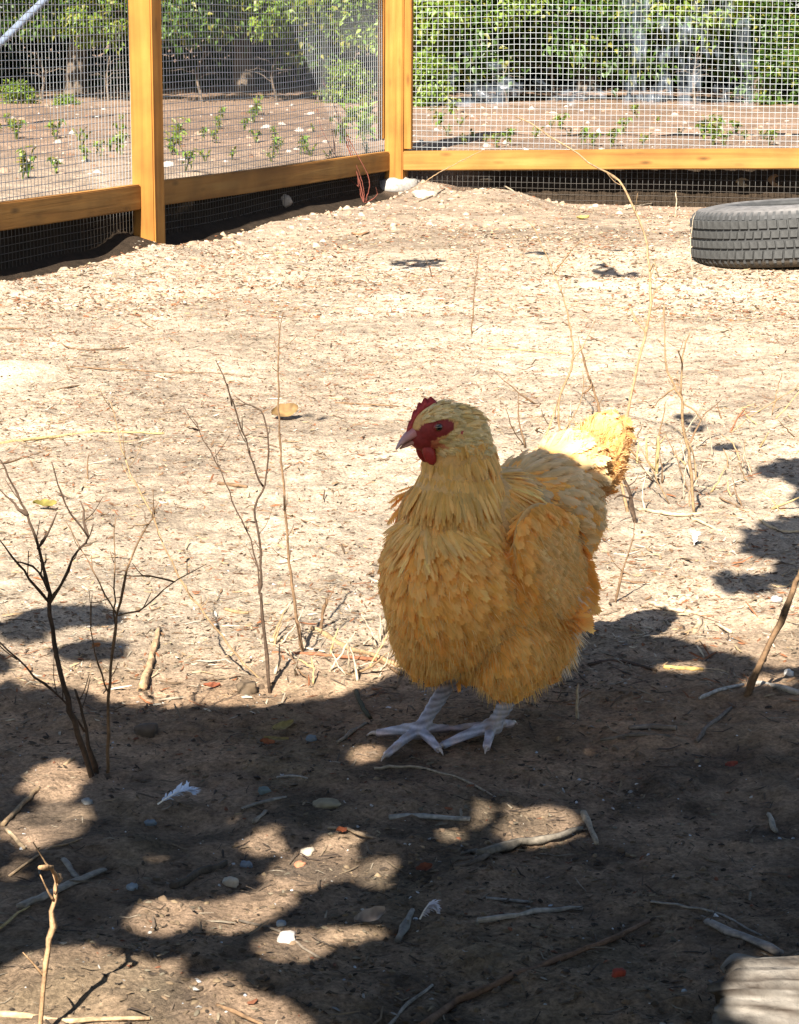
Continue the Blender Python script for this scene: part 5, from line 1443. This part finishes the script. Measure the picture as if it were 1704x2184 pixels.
# ---- feathers on the ground
def ground_feather(label, px, py, L, W, ang, col, seed, curl):
    rg = np.random.default_rng(seed); m = MB()
    n = 16
    for i in range(n):
        t = i / (n - 1)
        c = np.array([L * (t - 0.5), curl * math.sin(t * 2.2) * L * 0.5, 0.006 + 0.010 * math.sin(t * 3)])
        for s in (-1, 1):
            for q in range(3):
                a = 0.6 + rg.normal(0, 0.18)
                l = W * math.sin(math.pi * (0.15 + 0.75 * t)) * rg.uniform(0.6, 1.15)
                d = np.array([math.cos(a), s * math.sin(a), rg.uniform(0.0, 0.5)]) * l
                w = np.array([-d[1], d[0], 0]); w = w / (np.linalg.norm(w) + 1e-9) * 0.0011
                m.add([c - w, c + w, c + d * 0.6 + w * 0.8, c + d + np.array([0, 0, -0.2 * l]), c + d * 0.6 - w * 0.8], [(0, 1, 2, 4), (4, 2, 3)], np.array(col) * rg.uniform(0.85, 1.1))
    Vs, F = tube([(L * (t - 0.5), curl * math.sin(t * 2.2) * L * 0.5, 0.006 + 0.010 * math.sin(t * 3)) for t in np.linspace(-0.12, 1, 8)], 0.0009, 0.0003, 14, 5); m.add(Vs, F, (0.75, 0.72, 0.66))
    p = hit(px, py)
    o = link('feather', m.mesh('feather', M_DOWN, False), None, tuple(p)); o.rotation_euler = (0.1, 0.05, ang)
    tag(o, label, 'feather'); return o
ground_feather('curved pale blue grey feather lying in the shade', 372, 1712, 0.036, 0.017, 0.9, (0.72, 0.78, 0.88), 71, -0.55)
ground_feather('white fluffy feather in the sun right of the hen', 1484, 1162, 0.024, 0.014, 1.2, (0.88, 0.88, 0.9), 72, 0.3)
ground_feather('tiny white down feather at the lower centre', 915, 1965, 0.014, 0.010, 0.2, (0.62, 0.60, 0.64), 73, 0.2)

# ---- dry leaves
def dry_leaf(label, px, py, L, W, ang, col, seed, tilt=0.3, lift=0.004):
    rg = np.random.default_rng(seed); m = MB()
    n, k = 9, 5
    V = []; F = []
    for i in range(n):
        t = i / (n - 1); w = W * math.sin(math.pi * (0.04 + 0.92 * t)) ** 0.8
        for j in range(k):
            u = (j / (k - 1) - 0.5) * 2
            V.append((L * (t - 0.5), u * w / 2, 0.22 * W * u * u + 0.25 * L * (t - 0.5) ** 2 + 0.05 * W * rg.normal()))
    for i in range(n - 1):
        for j in range(k - 1): F.append((i * k + j, i * k + j + 1, (i + 1) * k + j + 1, (i + 1) * k + j))
    m.add(V, F, np.clip(np.array(col) * (1 + 0.15 * rg.normal(0, 1, (len(V), 1))), 0.01, 0.9))
    p = hit(px, py)
    o = link('dry_leaf', m.mesh('dry_leaf', M_DRYLEAF), None, (p[0], p[1], p[2] + lift)); o.rotation_euler = (tilt, rg.uniform(-0.2, 0.2), ang)
    tag(o, label, 'leaf'); return o
dry_leaf('curled brown leaf casting a shadow in the sunlit ground', 608, 895, 0.055, 0.034, 0.3, (0.36, 0.22, 0.09), 81, 0.7, 0.014)
dry_leaf('yellowed long leaf standing in the shade left of the hen', 600, 1565, 0.042, 0.010, 1.0, (0.44, 0.36, 0.14), 82, 0.6, 0.008)
dry_leaf('second yellowed leaf crossing the long one in the shade', 588, 1585, 0.030, 0.008, 0.4, (0.42, 0.33, 0.13), 83, 0.3)
dry_leaf('rust leaf bit below the yellowed leaves', 570, 1592, 0.016, 0.010, 0.1, (0.40, 0.14, 0.06), 84)
dry_leaf('rust leaf at the top of the middle light patch', 728, 1780, 0.012, 0.009, 0.6, (0.42, 0.12, 0.05), 85)
dry_leaf('dark red leaf near the splintered branch', 905, 1862, 0.016, 0.012, 0.2, (0.26, 0.08, 0.04), 86)
dry_leaf('pale brown leaf pressed on the bank behind the right rail, left one', 1583, 405, 0.07, 0.045, 0.2, (0.52, 0.36, 0.20), 87, 1.2, 0.03)
dry_leaf('brown leaf pressed on the bank behind the right rail, right one', 1650, 402, 0.09, 0.06, 0.5, (0.46, 0.26, 0.12), 88, 1.2, 0.03)
dry_leaf('yellow leaf on the ground in front of the right trench', 1243, 468, 0.05, 0.03, 0.2, (0.60, 0.45, 0.14), 89)
dry_leaf('green brown leaf lump in the sun at the left', 95, 1085, 0.040, 0.020, 0.5, (0.34, 0.28, 0.07), 90, 0.4, 0.006)
dry_leaf('pale crumpled leaf in the shade at the bottom centre', 790, 1968, 0.030, 0.018, 0.4, (0.44, 0.36, 0.30), 91)
dry_leaf('rust leaf at the shade line left of the sapling pair', 452, 1470, 0.020, 0.010, 0.1, (0.36, 0.11, 0.05), 92)
dry_leaf('orange leaf in the litter beside the left saplings', 205, 1385, 0.014, 0.010, 0.9, (0.55, 0.22, 0.07), 93)
dry_leaf('red leaf in the shade right of the slanting stick', 1560, 1640, 0.014, 0.010, 0.1, (0.34, 0.08, 0.05), 94)

# ---- weathered log end, lower right
def log():
    rg = np.random.default_rng(5)
    p = hit(1500, 2150)
    root_z = float(hgt(p[0] + 0.08, p[1]))
    nx, na = 70, 64
    V = []; C = []
    Lg = 0.42
    for i in range(nx):
        t = i / (nx - 1); x = Lg * t
        for j in range(na):
            a = 2 * math.pi * j / na
            ca, sa = math.cos(a), math.sin(a)
            rr = 0.034 * (1 + 0.16 * math.sin(2 * a + 1) + 0.22 * float(fbm(np.array(ca * 1.6 + 3), np.array(sa * 1.6 + t * 2.2), 5, 3)))
            rr += 0.0095 * float(vnoise(np.array(ca * 9.0 + 20), np.array(sa * 9.0 + t * 6), 8)) + 0.0055 * float(vnoise(np.array(ca * 22.0 + 40), np.array(sa * 22.0 + t * 14.0), 9))
            rr *= 1 - 0.22 * (1 - min(1, t / 0.05)) ** 2
            end = (1 - min(1, t / 0.10)) * (0.010 + 0.030 * float(fbm(np.array(ca * 2.0 + 7), np.array(sa * 2.0), 12, 3)))
            V.append((x + end, rr * 1.35 * ca, rr * 0.74 * sa))
            g = float(np.clip(0.5 + 1.3 * fbm(np.array(ca * 12.0 + 9), np.array(sa * 12.0 + t * 11.0), 15, 4), 0, 1))
            C.append(np.array([0.62, 0.55, 0.47]) * g + np.array([0.10, 0.07, 0.05]) * (1 - g))
    F = [(i * na + j, i * na + (j + 1) % na, (i + 1) * na + (j + 1) % na, (i + 1) * na + j) for i in range(nx - 1) for j in range(na)]
    b = len(V)
    # broken, splintered end face
    V.append((0.010, 0, 0)); C.append(np.array([0.40, 0.26, 0.15]))
    ring = []
    for j in range(na):
        vx = V[j]; V.append((vx[0] + 0.006 + 0.006 * rg.random(), vx[1] * 0.72, vx[2] * 0.72)); C.append(np.array([0.46, 0.32, 0.20]) * rg.uniform(0.7, 1.1))
    for j in range(na):
        k = (j + 1) % na
        F.append((k, j, b + 1 + j, b + 1 + k)); F.append((b + 1 + k, b + 1 + j, b))
    m = MB(); m.add(V, F, np.clip(np.array(C), 0.02, 0.9))
    o = link('log', m.mesh('log', M_LOG), None, (p[0], p[1], root_z + 0.006)); o.rotation_euler = (0.3, -0.02, -0.10)
    tag(o, 'weathered grey broken log end in the bottom right corner', 'log')
log()

# ---- leaning pole and plastic sheet outside
pm = MB(); A = at(-60, 150, 13.0); B = at(120, -25, 13.8); A2 = A + (A - B) * 0.9; gz = float(hgt(A2[0], A2[1]))
s_ = (gz - A[2]) / (B[2] - A[2]); A3 = A + (B - A) * s_
V, F = tube([(0, 0, 0), (B - A3) * 0.5, (B - A3) * 1.5], 0.022, 0.020, 10, 10); pm.add(V, F, (0.22, 0.26, 0.34))
tag(link('leaning_pole', pm.mesh('leaning_pole', M_WIRE), None, tuple(A3)), 'blue grey pole leaning across the upper left corner outside the mesh', 'pole')

def film_mat():
    m, nt, b, out = newmat('clear_film')
    b.inputs['Base Color'].default_value = (0.34, 0.40, 0.48, 1); b.inputs['Roughness'].default_value = 0.22
    b.inputs['Specular IOR Level'].default_value = 0.8
    tr = N(nt, 'ShaderNodeBsdfTransparent'); ms = N(nt, 'ShaderNodeMixShader'); ms.inputs[0].default_value = 0.5
    tc = N(nt, 'ShaderNodeTexCoord'); nz = N(nt, 'ShaderNodeTexNoise', Scale=7.0, Detail=6.0); nt.links.new(tc.outputs['Object'], nz.inputs['Vector'])
    mr = N(nt, 'ShaderNodeMapRange'); mr.inputs[1].default_value = 0.45; mr.inputs[2].default_value = 0.72; mr.inputs[3].default_value = 0.0; mr.inputs[4].default_value = 0.11
    nt.links.new(nz.outputs['Fac'], mr.inputs[0]); nt.links.new(mr.outputs[0], ms.inputs[0])
    nt.links.new(tr.outputs[0], ms.inputs[1]); nt.links.new(b.outputs[0], ms.inputs[2]); nt.links.new(ms.outputs[0], out.inputs[0])
    return m
M_FILM = film_mat()
def film(label, px0, px1, pyb, pyt, Y, seed, peak):
    nx, nz = 46, 22
    V = []
    for i in range(nx):
        u = i / (nx - 1); px = px0 + (px1 - px0) * u
        top = pyb + (pyt - pyb) * peak(u)
        b = at(px, pyb, Y); tp = at(px, top, Y)
        for j in range(nz):
            w = j / (nz - 1)
            q = b * (1 - w) + tp * w
            cr = float(fbm(np.array(u * 14.0), np.array(w * 5.0), seed, 3)); c2 = abs(float(fbm(np.array(u * 22.0 + 3), np.array(w * 9.0), seed + 2, 2)))
            V.append((q[0] + 0.03 * cr, q[1] + 0.16 * cr + 0.12 * c2 - 0.25 * (1 - w) ** 2, q[2] + 0.03 * c2))
    o0 = np.array(V[0]); V = np.array(V) - o0
    F = [(i * nz + j, (i + 1) * nz + j, (i + 1) * nz + j + 1, i * nz + j + 1) for i in range(nx - 1) for j in range(nz - 1)]
    m = MB(); m.add(V, F, (0.8, 0.85, 0.9))
    o = link('plastic_sheet', m.mesh('plastic_sheet', M_FILM), None, tuple(o0))
    so = o.modifiers.new('thick', 'SOLIDIFY'); so.thickness = 0.0015
    tag(o, label, 'sheet')
film('crumpled clear plastic sheet along the wood edge right of the corner', 915, 1290, 240, 130, 16.0, 31, lambda u: 0.45 + 0.55 * math.exp(-((u - 0.25) / 0.3) ** 2) + 0.15 * math.sin(u * 9) ** 2)
film('hanging strip of clear plastic in the middle of the right shrubs', 1320, 1430, 225, -40, 16.05, 32, lambda u: 1.0)
film('wider hanging clear plastic towards the right end of the panel', 1440, 1600, 240, -40, 16.05, 33, lambda u: 1.0)
